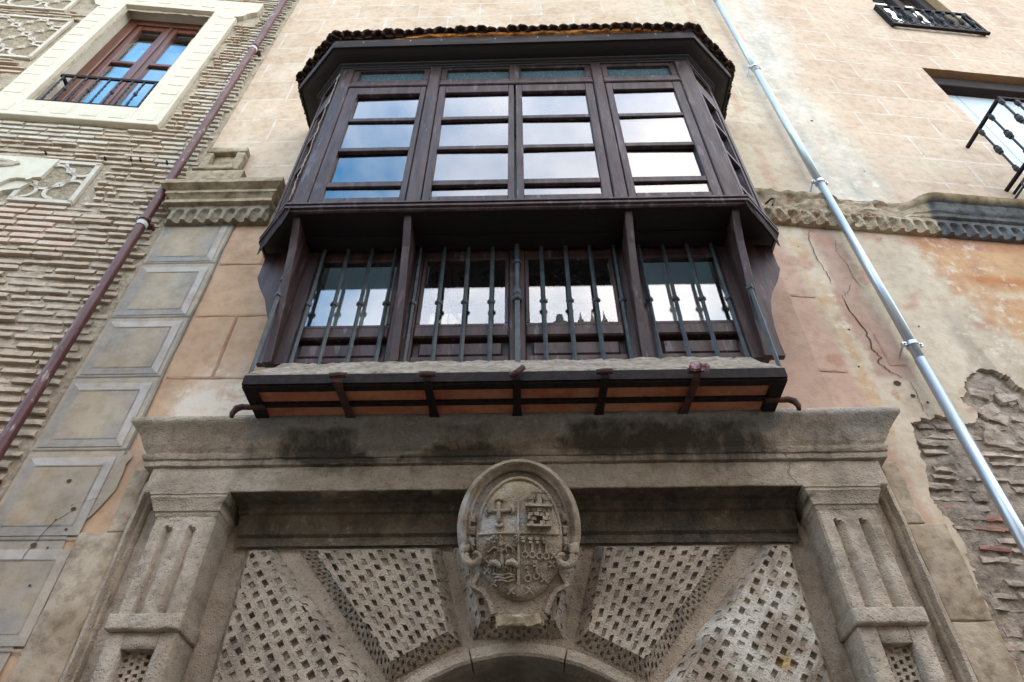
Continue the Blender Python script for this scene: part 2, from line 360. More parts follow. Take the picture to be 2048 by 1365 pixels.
M['iron_rust'] = surf('rusty_iron', lin(86, 54, 46), alt=lin(52, 36, 32), alt_amt=0.8, sc=14, dark=lin(36, 26, 24), dark_amt=0.6, dsc=24, rough=0.7, bump=0.5, bsc=60, bdist=0.006, spec=0.3)
M['terra'] = surf('terracotta_panel_paint', lin(176, 102, 70), alt=lin(190, 140, 105), alt_amt=0.7, sc=3.5, dark=lin(120, 66, 48), dark_amt=0.5, dsc=8, rough=0.85, bump=0.25, bsc=30, bdist=0.006, objvar=0.12)
M['mortar'] = surf('rough_mortar', lin(176, 165, 150), alt=lin(140, 128, 112), alt_amt=0.8, sc=9, dark=lin(92, 80, 66), dark_amt=0.8, dsc=32, rough=0.96, bump=1.0, bsc=26, bdist=0.03, stretch=(0.6, 1, 1.4), spec=0.1)
M['tile'] = surf('old_roof_tile', lin(74, 58, 51), alt=lin(44, 34, 30), alt_amt=0.8, sc=9, dark=lin(110, 74, 56), dark_amt=0.5, dsc=16, rough=0.9, bump=0.6, bsc=40, bdist=0.01, objvar=0.3, spec=0.15)
M['foam'] = surf('orange_foam_filler', lin(196, 128, 60), alt=lin(120, 70, 34), alt_amt=0.9, sc=11, dark=lin(58, 34, 20), dark_amt=0.9, dsc=15, rough=0.9, bump=1.0, bsc=24, bdist=0.03, spec=0.15)
M['brick'] = surf('pale_brick', lin(194, 175, 154), alt=lin(176, 155, 133), alt_amt=0.9, sc=3.0, dark=lin(146, 127, 105), dark_amt=0.6, dsc=18, rough=0.95, bump=0.8, bsc=30, bdist=0.015, objvar=0.1, spec=0.12)
M['brick_pink'] = surf('pink_brick', lin(196, 168, 148), alt=lin(192, 176, 156), alt_amt=0.8, sc=5.0, dark=lin(180, 140, 116), dark_amt=0.5, dsc=14, rough=0.95, bump=0.5, bsc=36, bdist=0.01, objvar=0.1, spec=0.12)
M['brick_white'] = surf('whitewashed_brick', lin(198, 187, 170), alt=lin(180, 168, 150), alt_amt=0.9, sc=5.0, dark=lin(150, 132, 108), dark_amt=0.5, dsc=16, rough=0.95, bump=0.5, bsc=36, bdist=0.01, objvar=0.08, spec=0.12)
M['brick_grey'] = surf('exposed_grey_brick', lin(178, 160, 142), alt=lin(194, 178, 160), alt_amt=0.9, sc=5.0, dark=lin(88, 72, 62), dark_amt=0.7, dsc=14, rough=0.96, bump=1.0, bsc=28, bdist=0.02, objvar=0.16, spec=0.1)
M['brick_red'] = surf('broken_red_brick', lin(172, 120, 100), alt=lin(158, 130, 114), alt_amt=0.9, sc=8.0, dark=lin(110, 66, 52), dark_amt=0.6, dsc=16, rough=0.96, bump=0.9, bsc=28, bdist=0.015, objvar=0.12, spec=0.1)
M['bed'] = surf('lime_mortar_bed', lin(190, 175, 153), alt=lin(166, 149, 127), alt_amt=0.9, sc=4.0, dark=lin(126, 109, 90), dark_amt=0.7, dsc=20, rough=0.97, bump=1.0, bsc=22, bdist=0.03, spec=0.1)
M['bed_grey'] = surf('grey_rubble_mortar', lin(186, 170, 152), alt=lin(160, 144, 126), alt_amt=0.9, sc=5.0, dark=lin(90, 78, 68), dark_amt=0.7, dsc=14, rough=0.97, bump=1.0, bsc=18, bdist=0.05, spec=0.1)
M['cream'] = surf('cream_render', lin(210, 200, 180), alt=lin(200, 189, 168), alt_amt=0.6, sc=2.5, dark=lin(182, 168, 144), dark_amt=0.35, dsc=9, rough=0.9, bump=0.15, bsc=60, bdist=0.004, spec=0.2)
M['sgraf'] = surf('rough_sgraffito_ground', lin(158, 142, 118), alt=lin(180, 164, 140), alt_amt=0.8, sc=9, dark=lin(110, 96, 76), dark_amt=0.8, dsc=30, rough=0.97, bump=1.0, bsc=30, bdist=0.03, spec=0.1)
M['sgline'] = surf('lime_sgraffito_band', lin(202, 192, 176), alt=lin(184, 170, 150), alt_amt=0.7, sc=6, rough=0.93, bump=0.3, bsc=50, bdist=0.006, spec=0.15)
M['varnish'] = surf('varnished_window_wood', lin(112, 66, 46), alt=lin(88, 49, 34), alt_amt=0.8, sc=3, dark=lin(66, 34, 24), dark_amt=0.6, dsc=10, rough=0.35, bump=0.2, bsc=40, bdist=0.003, stretch=(3, 3, 0.25), spec=0.5)
M['brownpipe'] = surf('brown_painted_pipe', lin(90, 46, 41), alt=lin(76, 38, 34), alt_amt=0.8, sc=4, dark=lin(128, 92, 84), dark_amt=0.45, dsc=9, rough=0.42, bump=0.15, bsc=40, bdist=0.003, stretch=(1, 1, 0.3), speck=lin(190, 180, 172), speck_amt=0.5, ssc=18, spec=0.45)
M['galv'] = surf('galvanised_steel', lin(196, 204, 210), alt=lin(170, 180, 188), alt_amt=0.8, sc=5, dark=lin(150, 158, 166), dark_amt=0.4, dsc=14, rough=0.36, rvar=0.08, bump=0.1, bsc=30, bdist=0.003, stretch=(1, 1, 0.12), metallic=0.75, spec=0.5)
M['white_band'] = surf('white_tape', lin(204, 200, 194), alt=lin(170, 164, 158), alt_amt=0.7, sc=20, rough=0.7, bump=0.2)
M['crack'] = surf('crack_shadow_grime', lin(96, 76, 60), alt=lin(64, 50, 40), alt_amt=0.8, sc=20, rough=0.98, bump=0.6, bsc=40, spec=0.05)
M['white_paint'] = surf('white_painted_panel', lin(196, 202, 210), alt=lin(182, 188, 198), alt_amt=0.6, sc=3, rough=0.5, bump=0.08)
M['lintel'] = surf('dark_lintel_wood', lin(48, 34, 28), alt=lin(30, 22, 19), alt_amt=0.8, sc=8, rough=0.8, bump=0.4, bsc=30, stretch=(0.3, 1, 1))
M['room'] = surf('dim_room_plaster', lin(70, 66, 62), alt=lin(50, 47, 44), alt_amt=0.6, sc=2, rough=0.95, bump=0.1)
M['room_pale'] = surf('pale_inner_plaster', lin(244, 240, 230), alt=lin(236, 230, 216), alt_amt=0.7, sc=2, rough=0.9, bump=0.3, bsc=30)
M['door'] = surf('dark_timber_door', lin(18, 14, 12), alt=lin(12, 9, 8), alt_amt=0.7, sc=6, rough=0.7, bump=0.3, stretch=(1, 1, 0.2))
M['pave'] = surf('granite_setts', lin(104, 99, 93), alt=lin(90, 86, 80), alt_amt=0.8, sc=1.5, dark=lin(90, 84, 78), dark_amt=0.6, dsc=6, rough=0.85, bump=0.5, bsc=12, bdist=0.02)
M['glass'] = glass('window_glass', tint=(.34, .42, .46), refl=0.165)
M['glass_top'] = glass('dusty_top_light_glass', tint=(0.5, 0.6, 0.6), refl=0.09, speck=True)
M['glass_low'] = glass('lower_window_glass', tint=(0.96, 0.98, 0.975), refl=0.13)
M['glass_blue'] = glass('casement_glass', tint=(0.7, 0.8, 0.84), refl=0.24, wob=0.002)
M['rag'] = surf('red_white_rag', lin(132, 62, 68), alt=lin(180, 160, 162), alt_amt=1.0, sc=26, rough=0.95, bump=0.8, bsc=60)
M['foliage'] = surf('tree_foliage', (0.05, 0.08, 0.03), alt=(0.03, 0.05, 0.02), alt_amt=0.8, sc=3, rough=0.7, bump=0)
M['church'] = surf('church_stone', lin(70, 66, 62), alt=lin(52, 50, 46), alt_amt=0.8, sc=1, rough=0.95, bump=0.3)

# ------------------------------------------------------------------ ground
def A(r, g, b, k=0.86):
    c = lin(r, g, b); y = .3 * c[0] + .6 * c[1] + .1 * c[2]; q = .0
    return tuple((v + (y - v) * q) * k for v in c)
g = MB(); g.add([(-300, -300, 0), (300, -300, 0), (300, 300, 0), (-300, 300, 0)], [(0, 1, 2, 3)])
tag(g.build('street_pavement', M['pave']), kind='structure')

# ------------------------------------------------------------------ pigment of the plaster facade (front part and receding right part)
def front_paint(x, d, z):
    n = fbm(x * 1.1, z * 1.1, 1.3); n2 = fbm(x * 4, z * 2.5, 7.7); st = fbm(x * 5, z * 0.7, 3.1)
    if z > 7.2:
        c = mixc(A(224, 199, 173), A(217, 190, 163), 0.5 + n)
        c = mixc(c, A(226, 208, 188), sm(0.1, 0.6, n2 + n * 0.5) * 0.6)
        c = mixc(c, A(224, 210, 188), sm(1.6, 2.4, x) * 0.6)
        c = mixc(c, A(206, 186, 168), sm(8.6, 7.6, z) * 0.4 * sm(-0.3, 0.4, st))
    else:
        c = mixc(A(208, 171, 135), A(198, 164, 134), 0.5 + n)
        c = mixc(c, A(212, 184, 158), sm(0.0, 0.55, n2) * 0.55)
        p = sm(0.05, 0.3, n2 + 0.4 * fbm(x * 9, z * 5, 4.0)) * sm(5.5, 4.9, z) * sm(-2.7, -2.4, x)
        c = mixc(c, A(226, 202, 178), p * 0.9)
        if x > 1.9:
            c = mixc(A(206, 172, 150), A(196, 164, 142), 0.5 + n)
    return c
def right_paint(s, o, z):
    n = fbm(s * 1.1, z * 1.1, 2.3); n2 = fbm(s * 4, z * 2.2, 5.7); st = fbm(s * 4, z * 0.5, 9.1); fl = fbm(s * 8, z * 4, 6.6)
    if z > 7.35:
        c = mixc(A(224, 198, 173), A(217, 190, 166), 0.5 + n)
        c = mixc(c, A(224, 206, 182), sm(0.05, 0.6, n2) * 0.6)
        w = 1.15 + 0.25 * fbm(0, z * 0.6, 4.4)
        band = sm(0.62, 0.15, abs(s - w)) * (0.75 + 0.5 * st)
        c = mixc(c, A(226, 218, 204), band)
        c = mixc(c, A(196, 186, 172), sm(0.05, 0.5, st + 0.4 * n2) * sm(0.5, 0.1, abs(s - w - 0.1)) * 0.7)
        c = mixc(c, A(218, 202, 174), sm(0.8, 0.4, s) * 0.7)
        pk = sm(0.10, 0.03, abs(s - 0.35 - 0.10 * fbm(1.0, z * 1.6, 8.0))) * sm(-0.1, 0.25, fl + 0.2)
        c = mixc(c, A(206, 172, 148), pk * 0.8)
    else:
        c = mixc(A(222, 204, 178), A(214, 194, 168), 0.5 + n)                      # worn cream ground
        c = mixc(c, A(200, 182, 158), sm(-0.05, 0.4, st) * 0.55)
        c = mixc(c, A(208, 174, 152), sm(0.22 + 0.06 * (6.5 - z), 0.12 + 0.06 * (6.5 - z), s))          # pink field beside the balcony
        oc = sm(0.10, 0.04, abs(s - 0.30 - 0.05 * (6.5 - z) * 0.5)) * sm(-0.15, 0.2, fl)
        c = mixc(c, A(212, 174, 132), oc * 0.7)
        pa = sm(0.16, 0.12, abs(s - (0.6 + 0.04 * math.sin(z * 5) + 0.04 * fl)))    # pinkish filled strip between the cracks
        pa *= sm(5.05, 5.15, z)
        c = mixc(c, A(192, 160, 140), pa * 0.95)
        b = 1.5 + 0.16 * (6.9 - z) + 0.1 * (6.9 - z) * sm(6.2, 5.4, z)
        orr = sm(-0.05, 0.22, (s - b) * 0.9 + 0.22 * fl + 0.1 * n2)
        c = mixc(c, mixc(A(212, 164, 116), A(204, 154, 112), 0.5 + n2), orr * 0.85)
        c = mixc(c, A(196, 138, 106), sm(0.13, 0.05, abs(z - 6.98)) * sm(1.2, 1.6, s) * 0.7)
        c = mixc(c, A(196, 124, 74), sm(0.10, 0.04, abs(z - 6.42)) * sm(1.7, 2.0, s) * 0.7)
        c = mixc(c, A(228, 208, 178), sm(0.05, 0.02, abs(z - 6.22)) * sm(1.9, 2.0, s) * 0.7)
        c = mixc(c, A(176, 162, 142), sm(0.0, 0.5, n2 + st) * sm(1.0, 1.3, s) * sm(1.9, 1.6, s) * sm(6.0, 5.6, z) * 0.7)
        c = mixc(c, A(196, 150, 128), sm(0.42, 0.5, fbm(s * 3, z * 3, 12.0)) * 0.6)
    return c

def front_full(x, d, z):
    c = front_paint(x, d, z); j = sm(8.15, 8.3, z) * (.75 + .5 * fbm(x * .8, z * .8, 20.0)) * (1 - .5 * sm(2.0, 2.4, x))
    if x < -2.9 and z < 8.6: j = 0
    w = .10 + 0.08 * sm(7.2, 7.0, z) + .34 * sm(5.5, 4.8, z) * sm(-2.75, -2.45, x) * sm(-1.5, -1.9, x)
    return (*c, max(0, min(1, j)), w)
def right_full(s, d, z):
    c = right_paint(s, d, z)
    j = (.8 + .6 * fbm(s * .9, z * .9, 21.0)) * (1 - .95 * sm(.85, .35, abs(s - 1.2))) * (1 - .55 * sm(.6, .2, s)) * sm(7.8, 8.7, z + .5 * (s - 1.6))
    w = 0.0
    if z < 7.1: w = .20 + .14 * sm(1.2, 1.6, s) * sm(2.6, 2.0, s) + .10 * sm(.15, .3, s) * sm(.5, .4, s) - .12 * sm(.46, .5, s) * sm(.78, .74, s)
    else: w = .24 * sm(.7, .3, abs(s - 1.2)) + .10
    return (*c, max(0, min(1, j)), w)
def wall_grid(x0, x1, z0, z1, step, holes, d=0.0, amp=0.006, sdf=None):
    nx = int(round((x1 - x0) / step)); nz = int(round((z1 - z0) / step)); vs = []; fs = []
    keep = {}
    for j in range(nz + 1):
        for i in range(nx + 1):
            x = x0 + (x1 - x0) * i / nx; z = z0 + (z1 - z0) * j / nz
            for (a, b, c, e) in holes:          # snap rows to the edges of the openings
                for v in (a, b):
                    if abs(x - v) < step * 0.5 and c - step < z < e + step: x = v
                for v in (c, e):
                    if abs(z - v) < step * 0.5 and a - step < x < b + step: z = v
            if sdf:
                sd, gx, gz = sdf(x, z)
                if abs(sd) < step * 0.72: x -= gx * sd; z -= gz * sd
            kk = sm(0, .35, abs(x - (2.4 if x0 < -1 else 0.0))); vs.append((x, -(d + kk * (amp * fbm(x * 1.3, z * 1.3, 0.5) + amp * 0.35 * fbm(x * 6, z * 6, 2.5))), z))
    for j in range(nz):
        for i in range(nx):
            q = (j * (nx + 1) + i, j * (nx + 1) + i + 1, (j + 1) * (nx + 1) + i + 1, (j + 1) * (nx + 1) + i)
            cx = sum(vs[k][0] for k in q) / 4; cz = sum(vs[k][2] for k in q) / 4
            if any(a < cx < b and c < cz < e for a, b, c, e in holes): continue
            if sdf and sdf(cx, cz)[0] < 0: continue
            fs.append(q)
    used = sorted({k for f in fs for k in f}); mp_ = {k: i for i, k in enumerate(used)}
    m = MB(); m.v = [vs[k] for k in used]; m.f = [tuple(mp_[k] for k in f) for f in fs]
    if sdf:      # give the broken plaster edge its thickness
        from collections import Counter
        ec = Counter()
        for f in m.f:
            for a, b in zip(f, f[1:] + f[:1]): ec[tuple(sorted((a, b)))] += 1
        for f in list(m.f):
            for a, b in zip(f, f[1:] + f[:1]):
                if ec[tuple(sorted((a, b)))] == 1:
                    pa, pb = m.v[a], m.v[b]
                    m.add([pa, pb, (pb[0], pb[1] + 0.06, pb[2]), (pa[0], pa[1] + 0.06, pa[2])], [(0, 1, 2, 3)])
    return m

house = empty('plaster_house', ID, 'tall old house front with faded ochre plaster painted as ashlar blocks', 'building')
front_holes = [(-2.46, 2.50, -1, 4.28), (-0.75, 0.88, 4.75, 6.62)]
wall_grid(-3.45, 2.4, 0, 16.65, 0.045, front_holes).build('wall', M['wall_f'], house, smooth=True, paint=front_full)

POLY = [(.53, 4.67), (.50, 4.5), (.48, 4.3), (.43, 4.15), (.39, 4.0), (.46, 3.87), (.47, 3.7), (.43, 3.45), (.41, 3.2), (.42, 2.88), (.40, 2.4), (.45, -1), (9, -1), (9, 4.6), (2.2, 4.75), (1.9, 4.9), (1.72, 5.02), (1.63, 5.09),
        (1.57, 5.20), (1.50, 5.26), (1.39, 5.28), (1.27, 5.22), (1.18, 5.13), (1.13, 5.02), (1.06, 4.93), (1.11, 4.82), (1.09, 4.72), (.98, 4.69), (.88, 4.72), (.8, 4.76), (.72, 4.72), (.64, 4.73), (.58, 4.68)]
_pa = np.array(POLY); _pb = np.roll(_pa, -1, axis=0)
def poly_sdf(x, z):
    """positive outside the bare masonry"""
    x, z = x + 0.020 * fbm(x * 9, z * 9, 3.0) + .012 * fbm(x * 30, z * 30, 1.0), z + 0.020 * fbm(x * 9, z * 9, 8.0) + .012 * fbm(x * 30, z * 30, 6.0)
    p = np.array((x, z)); ab = _pb - _pa; ap = p - _pa
    t = np.clip((ap * ab).sum(1) / (ab * ab).sum(1), 0, 1); q = _pa + ab * t[:, None]; dd = p - q; d2 = (dd * dd).sum(1); k = int(d2.argmin())
    inside = False
    for (x1, z1), (x2, z2) in zip(_pa, _pb):
        if (z1 > z) != (z2 > z) and x < (x2 - x1) * (z - z1) / (z2 - z1) + x1: inside = not inside
    dist = math.sqrt(d2[k]) + 1e-9; sg = -1 if inside else 1
    return sg * dist, sg * dd[k][0] / dist, sg * dd[k][1] / dist
_far = lambda x, z: (9.0, 0, 0) if z > 5.6 or x < 0.25 else ((-9.0, 0, 0) if (x > 2.4 and z < 4.4) else poly_sdf(x, z))
right_holes = [(3.50, 5.30, 8.06, 11.25), (3.80, 5.15, 12.88, 15.0), (-1, .105, -1, 4.28)]
for (a_, b_, c_, d_, st_) in ((0, 8.1, 5.5, 16.65, .05), (0, 2.6, 2.3, 5.5, .021), (2.6, 8.1, 0, 5.5, .09), (0, 2.6, 0, 2.3, .09)):
    wall_grid(a_, b_, c_, d_, st_, right_holes, sdf=_far if st_ < .04 or c_ < 1 else None).build('wall', M['wall_r'], house, FRt, smooth=False, paint=right_full)

# roof slab and the far return of the house, out of the picture
m = MB(); m.prism([(-3.45, -0.02), (2.4, -0.02), (10.5, -0.95), (10.3, -9), (-3.2, -9)], 16.65, 16.9, 'z'); m.build('roof', M['tile'], house)
m = MB(); m.add([FRt @ Vector((8.1, 0, 0)), FRt @ Vector((8.1, 8, 0)), FRt @ Vector((8.1, 8, 16.65)), FRt @ Vector((8.1, 0, 16.65))], [(0, 1, 2, 3)]); m.build('side_wall', M['bed'], house)
m = MB(); m.box(-3.3, 10.2, -9.0, -8.8, 0, 16.65); m.build('rear_wall', M['bed'], house)

# painted joints of the ashlar (upper storeys) and the thin red block lines lower down
WHITE = A(232, 226, 216)
def strip(m, x0, x1, z0, z1, horizontal, off=0.0045, wob=0.006):
    n = max(1, int((x1 - x0 if horizontal else z1 - z0) / 0.07))
    vs = []
    for i in range(n + 1):
        t = i / n
        if horizontal:
            x = x0 + (x1 - x0) * t; w = wob * fbm(x * 2, z0, 1.0); e = 0.25 * (z1 - z0) * fbm(x * 7, z0 * 3, 2.0)
            vs += [(x, -off - 0.006 * fbm(x * 1.3, z0 * 1.3, .5), z0 + w - e), (x, -off - 0.006 * fbm(x * 1.3, z1 * 1.3, .5), z1 + w + e)]
        else:
            z = z0 + (z1 - z0) * t; w = wob * fbm(x0, z * 2, 4.0)
            vs += [(x0 + w, -off - 0.006 * fbm(x0 * 1.3, z * 1.3, .5), z), (x1 + w, -off - 0.006 * fbm(x1 * 1.3, z * 1.3, .5), z)]
    m.add(vs, [(2 * i, 2 * i + 2, 2 * i + 3, 2 * i + 1) for i in range(n)])
m = MB()
for z in (6.56, 5.86, 5.15): strip(m, -2.72, -1.9, z - 0.011, z + 0.011, True)
for x, a, b in ((-2.33, 6.56, 7.12), (-2.36, 5.15, 5.86), (-2.05, 5.86, 6.56)): strip(m, x - 0.011, x + 0.011, a, b, False, 0.005)
m.build('painted_joint_lines', M['joint'], house, paint=lambda x, d, z: mixc(front_paint(x, d, z), A(170, 116, 90), 0.45 + 0.4 * fbm(x * 5, z * 5, 2.2)))
m = MB(); strip(m, 0.02, 0.24, 6.0, 6.022, True); strip(m, 0.0, 0.22, 5.13, 5.152, True); strip(m, 0.6, 0.62, 5.25, 5.6, False); strip(m, 0.6, 0.75, 5.24, 5.262, True)
m.build('painted_joint_lines', M['joint'], house, FRt, paint=lambda x, d, z: mixc(right_paint(x, d, z), A(172, 116, 94), 0.3))

# trompe-l'oeil pilaster: grey ground, bevelled panels in paint
def gp(x, d, z):
    n = fbm(x * 1.5, z * 1.5, 4.0); st = fbm(x * 7, z * 0.8, 2.0)
    c = mixc(A(196, 178, 152), A(174, 164, 150), 0.5 + 0.9 * n + 0.4 * st)
    return mixc(c, A(188, 172, 146), sm(6.6, 7.2, z) * 0.5)
m = MB()
for j in range(64):
    z0 = 2.75 + (7.16 - 2.75) * j / 64; z1 = 2.75 + (7.16 - 2.75) * (j + 1) / 64
    def xr(z): return -2.755 if z > 4.42 else (-2.70 - 0.02 * fbm(1, z * 8) if z > 4.1 else -2.70 - 0.16 * sm(4.1, 3.78, z) - 0.01 - 0.02 * fbm(1, z * 9))
    for i in range(8):
        X = lambda z, t: -3.452 + (xr(z) + 3.452) * t
        a, b = i / 8, (i + 1) / 8
        m.add([(X(z0, a), -0.0125, z0), (X(z0, b), -0.0125, z0), (X(z1, b), -0.0125, z1), (X(z1, a), -0.0125, z1)], [(0, 1, 2, 3)])
pil = m.build('painted_pilaster', M['wall'], house, paint=gp)
m = MB(); strip(m, -2.762, -2.742, 4.42, 7.15, False, 0.016, 0.004); m.build('painted_shadow_line', M['wall'], pil, paint=lambda x, d, z: mixc(gp(x, d, z), A(104, 104, 106), .5 + .5 * fbm(x * 3, z * 3, 1.0)))
LIGHT, MIDL, DARKB, LINE = A(206, 198, 189), A(200, 192, 184), A(160, 156, 150), A(126, 123, 120)
panels = [(6.668, 7.14), (5.94, 6.436), (5.259, 5.715), (4.56, 5.02), (3.86, 4.325), (3.16, 3.62)]
for (zb, zt) in panels:
    xa, xb = -3.345, -2.875; e = 0.072; m = MB(); cols = []
    def quad(pts, col, off):
        # split into cells so that wear in the pigment has vertices to live on
        p = [Vector((q[0], 0, q[1])) for q in pts]; n = 5
        for i in range(n):
            for j in range(n):
                def P(u, v): w = p[0].lerp(p[1], u).lerp(p[3].lerp(p[2], u), v); return (w.x, -off, w.z)
                m.add([P(i / n, j / n), P((i + 1) / n, j / n), P((i + 1) / n, (j + 1) / n), P(i / n, (j + 1) / n)], [(0, 1, 2, 3)]); cols.extend([col] * 4)
    quad([(xa, zb), (xb, zb), (xb, zt), (xa, zt)], None, 0.0165)
    quad([(xa - e, zt + e), (xa, zt), (xb, zt), (xb + e, zt + e)], LIGHT, 0.017)
    quad([(xb, zb), (xb + e, zb - e), (xb + e, zt + e), (xb, zt)], MIDL, 0.0172)
    quad([(xa - e, zb - e), (xa, zb), (xa, zt), (xa - e, zt + e)], DARKB, 0.0174)
    quad([(xa - e, zb - e), (xb + e, zb - e), (xb, zb), (xa, zb)], DARKB, 0.0176)
    for (a, b, c, d_) in ((xa, xb, zb - .005, zb + .005), (xa, xb, zt - .005, zt + .005), (xb - .005, xb + .005, zb, zt)):
        quad([(a, c), (b, c), (b, d_), (a, d_)], LINE, 0.02)
    quad([(-3.44, zb - e - .030), (-2.76, zb - e - .030), (-2.76, zb - e - .018), (-3.44, zb - e - .018)], LINE, 0.02)
    me = m.mesh('painted_panel'); me.materials.append(M['wall'])
    at = me.color_attributes.new('paint', 'FLOAT_COLOR', 'POINT'); arr = np.ones((len(me.vertices), 4), dtype=np.float32)
    for i, v in enumerate(me.vertices):
        x, z = v.co.x, v.co.z; gcol = gp(x, 0, z); w = 0.5 + 0.8 * fbm(x * 5, z * 4, 6.0)
        if zb < 4.0: w *= sm(-2.86, -3.05, x) if z < 4.0 else 1
        if cols[i] is None: arr[i, :3] = mixc(gcol, mixc(A(186, 164, 134), A(160, 155, 147), .5 + 1.2 * fbm(x * 3, z * 1.5, 8.0)), max(0, 0.5 + fbm(x * 6, z * 3, 1.0)))
        else: arr[i, :3] = mixc(gcol, cols[i], min(.85, max(0.12, w + 0.2)) if cols[i] is not LINE else max(0.15, min(0.7, w)))
    at.data.foreach_set('color', arr.ravel()); place('painted_panel', me, ID, pil)

# cracks, nail holes and scars in the plaster of the right part
def crack(pts, w, frame, parent, off=0.006):
    P = []
    for (a, b) in zip(pts, pts[1:]):
        for i in range(6):
            t = i / 6; x = a[0] + (b[0] - a[0]) * t; z = a[1] + (b[1] - a[1]) * t
            P.append((x + 0.014 * fbm(x * 30, z * 30, 1.0), z + 0.014 * fbm(x * 30, z * 30, 9.0)))
    P.append(pts[-1]); m = MB(); vs = []
    for i, (x, z) in enumerate(P):
        ww = .6 * w * (0.35 + 0.8 * abs(fbm(x * 9, z * 9, 5.0)) + 0.3) * min(1, 0.2 + 6 * min(i, len(P) - 1 - i) / len(P))
        vs += [(x - ww, -off, z), (x + ww, -off, z)]
    m.add(vs, [(2 * i, 2 * i + 1, 2 * i + 3, 2 * i + 2) for i in range(len(P) - 1)])
    m.build('crack', M['crack'], parent, frame)
crack([(.50, 7.02), (.447, 6.848), (.433, 6.544), (.458, 6.333), (.444, 6.194)], 0.007, FRt, house)
crack([(.493, 6.06), (.493, 5.843), (.548, 5.636), (.524, 5.404), (.556, 5.324), (.512, 5.266), (.575, 5.165), (.689, 5.096)], 0.012, FRt, house)
crack([(.50, 6.05), (.56, 6.10), (.63, 6.22)], 0.004, FRt, house)
crack([(.70, 5.09), (.70, 4.95), (.68, 4.85), (.69, 4.72)], 0.005, FRt, house)
crack([(.72, 6.9), (.66, 6.7), (.70, 6.5), (.69, 6.3), (.74, 6.1)], 0.004, FRt, house)
crack([(.56, 7.05), (.6, 7.3), (.52, 7.45)], 0.005, FRt, house)
crack([(-2.9, 3.98), (-3.0, 3.9), (-3.05, 3.78), (-3.1, 3.6)], 0.005, ID, house, 0.02)
crack([(-2.74, 4.06), (-2.86, 4.04), (-3.0, 4.0)], 0.007, ID, house, 0.02)
for (s, z, r) in [(.585, 5.05, .03), (.66, 4.93, .02), (.40, 5.62, .012), (.33, 5.2, .010), (1.05, 5.72, .01), (.30, 6.72, .008), (1.2, 6.95, .008), (.75, 4.87, .012), (1.5, 8.2, .012), (1.25, 9.3, .018), (2.4, 8.7, .01)]:
    for k in range(1):
        m = MB(); a = [(s + r * (1 + .3 * fbm(s * 20, i)) * math.cos(i * .7854), -0.0065, z + r * .8 * (1 + .3 * fbm(z * 20, i)) * math.sin(i * .7854)) for i in range(8)]
        m.add(a, [tuple(range(8))]); m.build('nail_hole', M['crack'], house, FRt)
for (s, z, r) in [(-3.05, 4.2, .018), (-3.06, 3.72, .022), (-2.96, 3.70, .010), (-3.0, 3.9, .008), (-2.9, 3.83, .011), (-3.3, 3.45, .010), (-2.95, 3.45, .010), (-2.62, 11.6, .02), (-2.92, 3.98, .018)]:
    m = MB(); a = [(s + r * math.cos(i * .7854), -0.0215, z + r * .8 * math.sin(i * .7854)) for i in range(8)]; m.add(a, [tuple(range(8))]); m.build('nail_hole', M['crack'], house)

def hfield(x0, x1, z0, z1, fn, step, dback):
    """front relief d = fn(x,z) with closed sides"""
    nx = max(2, int((x1 - x0) / step)); nz = max(2, int((z1 - z0) / step)); vs = []; fs = []
    for j in range(nz + 1):
        for i in range(nx + 1):
            x = x0 + (x1 - x0) * i / nx; z = z0 + (z1 - z0) * j / nz; vs.append((x, -fn(x, z), z))
    for j in range(nz):
        for i in range(nx): a = j * (nx + 1) + i; fs.append((a, a + 1, a + nx + 2, a + nx + 1))
    per = list(range(nx + 1)) + [(j + 1) * (nx + 1) - 1 for j in range(1, nz + 1)] + [nz * (nx + 1) + i for i in range(nx - 1, -1, -1)] + [j * (nx + 1) for j in range(nz - 1, 0, -1)]
    b = len(vs)
    for k in per: vs.append((vs[k][0], -dback, vs[k][2]))
    n = len(per)
    for i in range(n): fs.append((per[i], b + i, b + (i + 1) % n, per[(i + 1) % n]))
    m = MB(); m.v = vs; m.f = fs; return m

# stone capital over the painted pilaster
def sand_paint(x, d, z):
    n = fbm(x * 3, z * 3, d * 3); c = mixc(A(206, 188, 160), A(184, 165, 138), 0.5 + n)
    return (*mixc(c, A(130, 112, 88), sm(0.1, 0.5, fbm(x * 4, z * 9, 3.0)) * 0.5), 1, .20)
def grey_paint(x, d, z): return mixc(A(168, 156, 136), A(150, 140, 122), 0.5 + fbm(x * 3, z * 3))
def flutes(x0, pitch, w, zt, depth, d):
    def f(x, z):
        k = (x - x0) / pitch; u = (k - math.floor(k) - 0.5) * pitch
        if abs(u) < w:
            e = (z - zt) / (w * 1.0); q = (u / w) ** 2 + (max(0, e + 1) ** 2 if e > -1 else 0)
            if q < 1: return d - depth * math.sqrt(1 - q)
        return d + 0.004 * fbm(x * 8, z * 8, 1.0)
    return f
cap = empty('pilaster_capital', Matrix.Translation((-2.9, -0.05, 7.1)), parent=house)
hfield(-3.44, -2.42, 7.15, 7.37, flutes(-3.50, 0.128, 0.044, 7.315, 0.045, 0.10), 0.012, 0.0).build('fluted_band', M['sand'], cap, paint=grey_paint)
mold([(.11, 7.365), (.15, 7.375), (.15, 7.42), (.12, 7.425), (.12, 7.445), (.165, 7.49), (.178, 7.495), (.178, 7.535), (.145, 7.54), (.145, 7.55), (.215, 7.585), (.235, 7.595), (.235, 7.635), (.20, 7.64), (.20, 7.655), (.218, 7.66), (.218, 7.69), (.15, 7.70)], -3.44, -2.44, .11, 0, 0.05, 0.004, 9).build('cornice', M['sand'], cap, auto=25, paint=sand_paint)
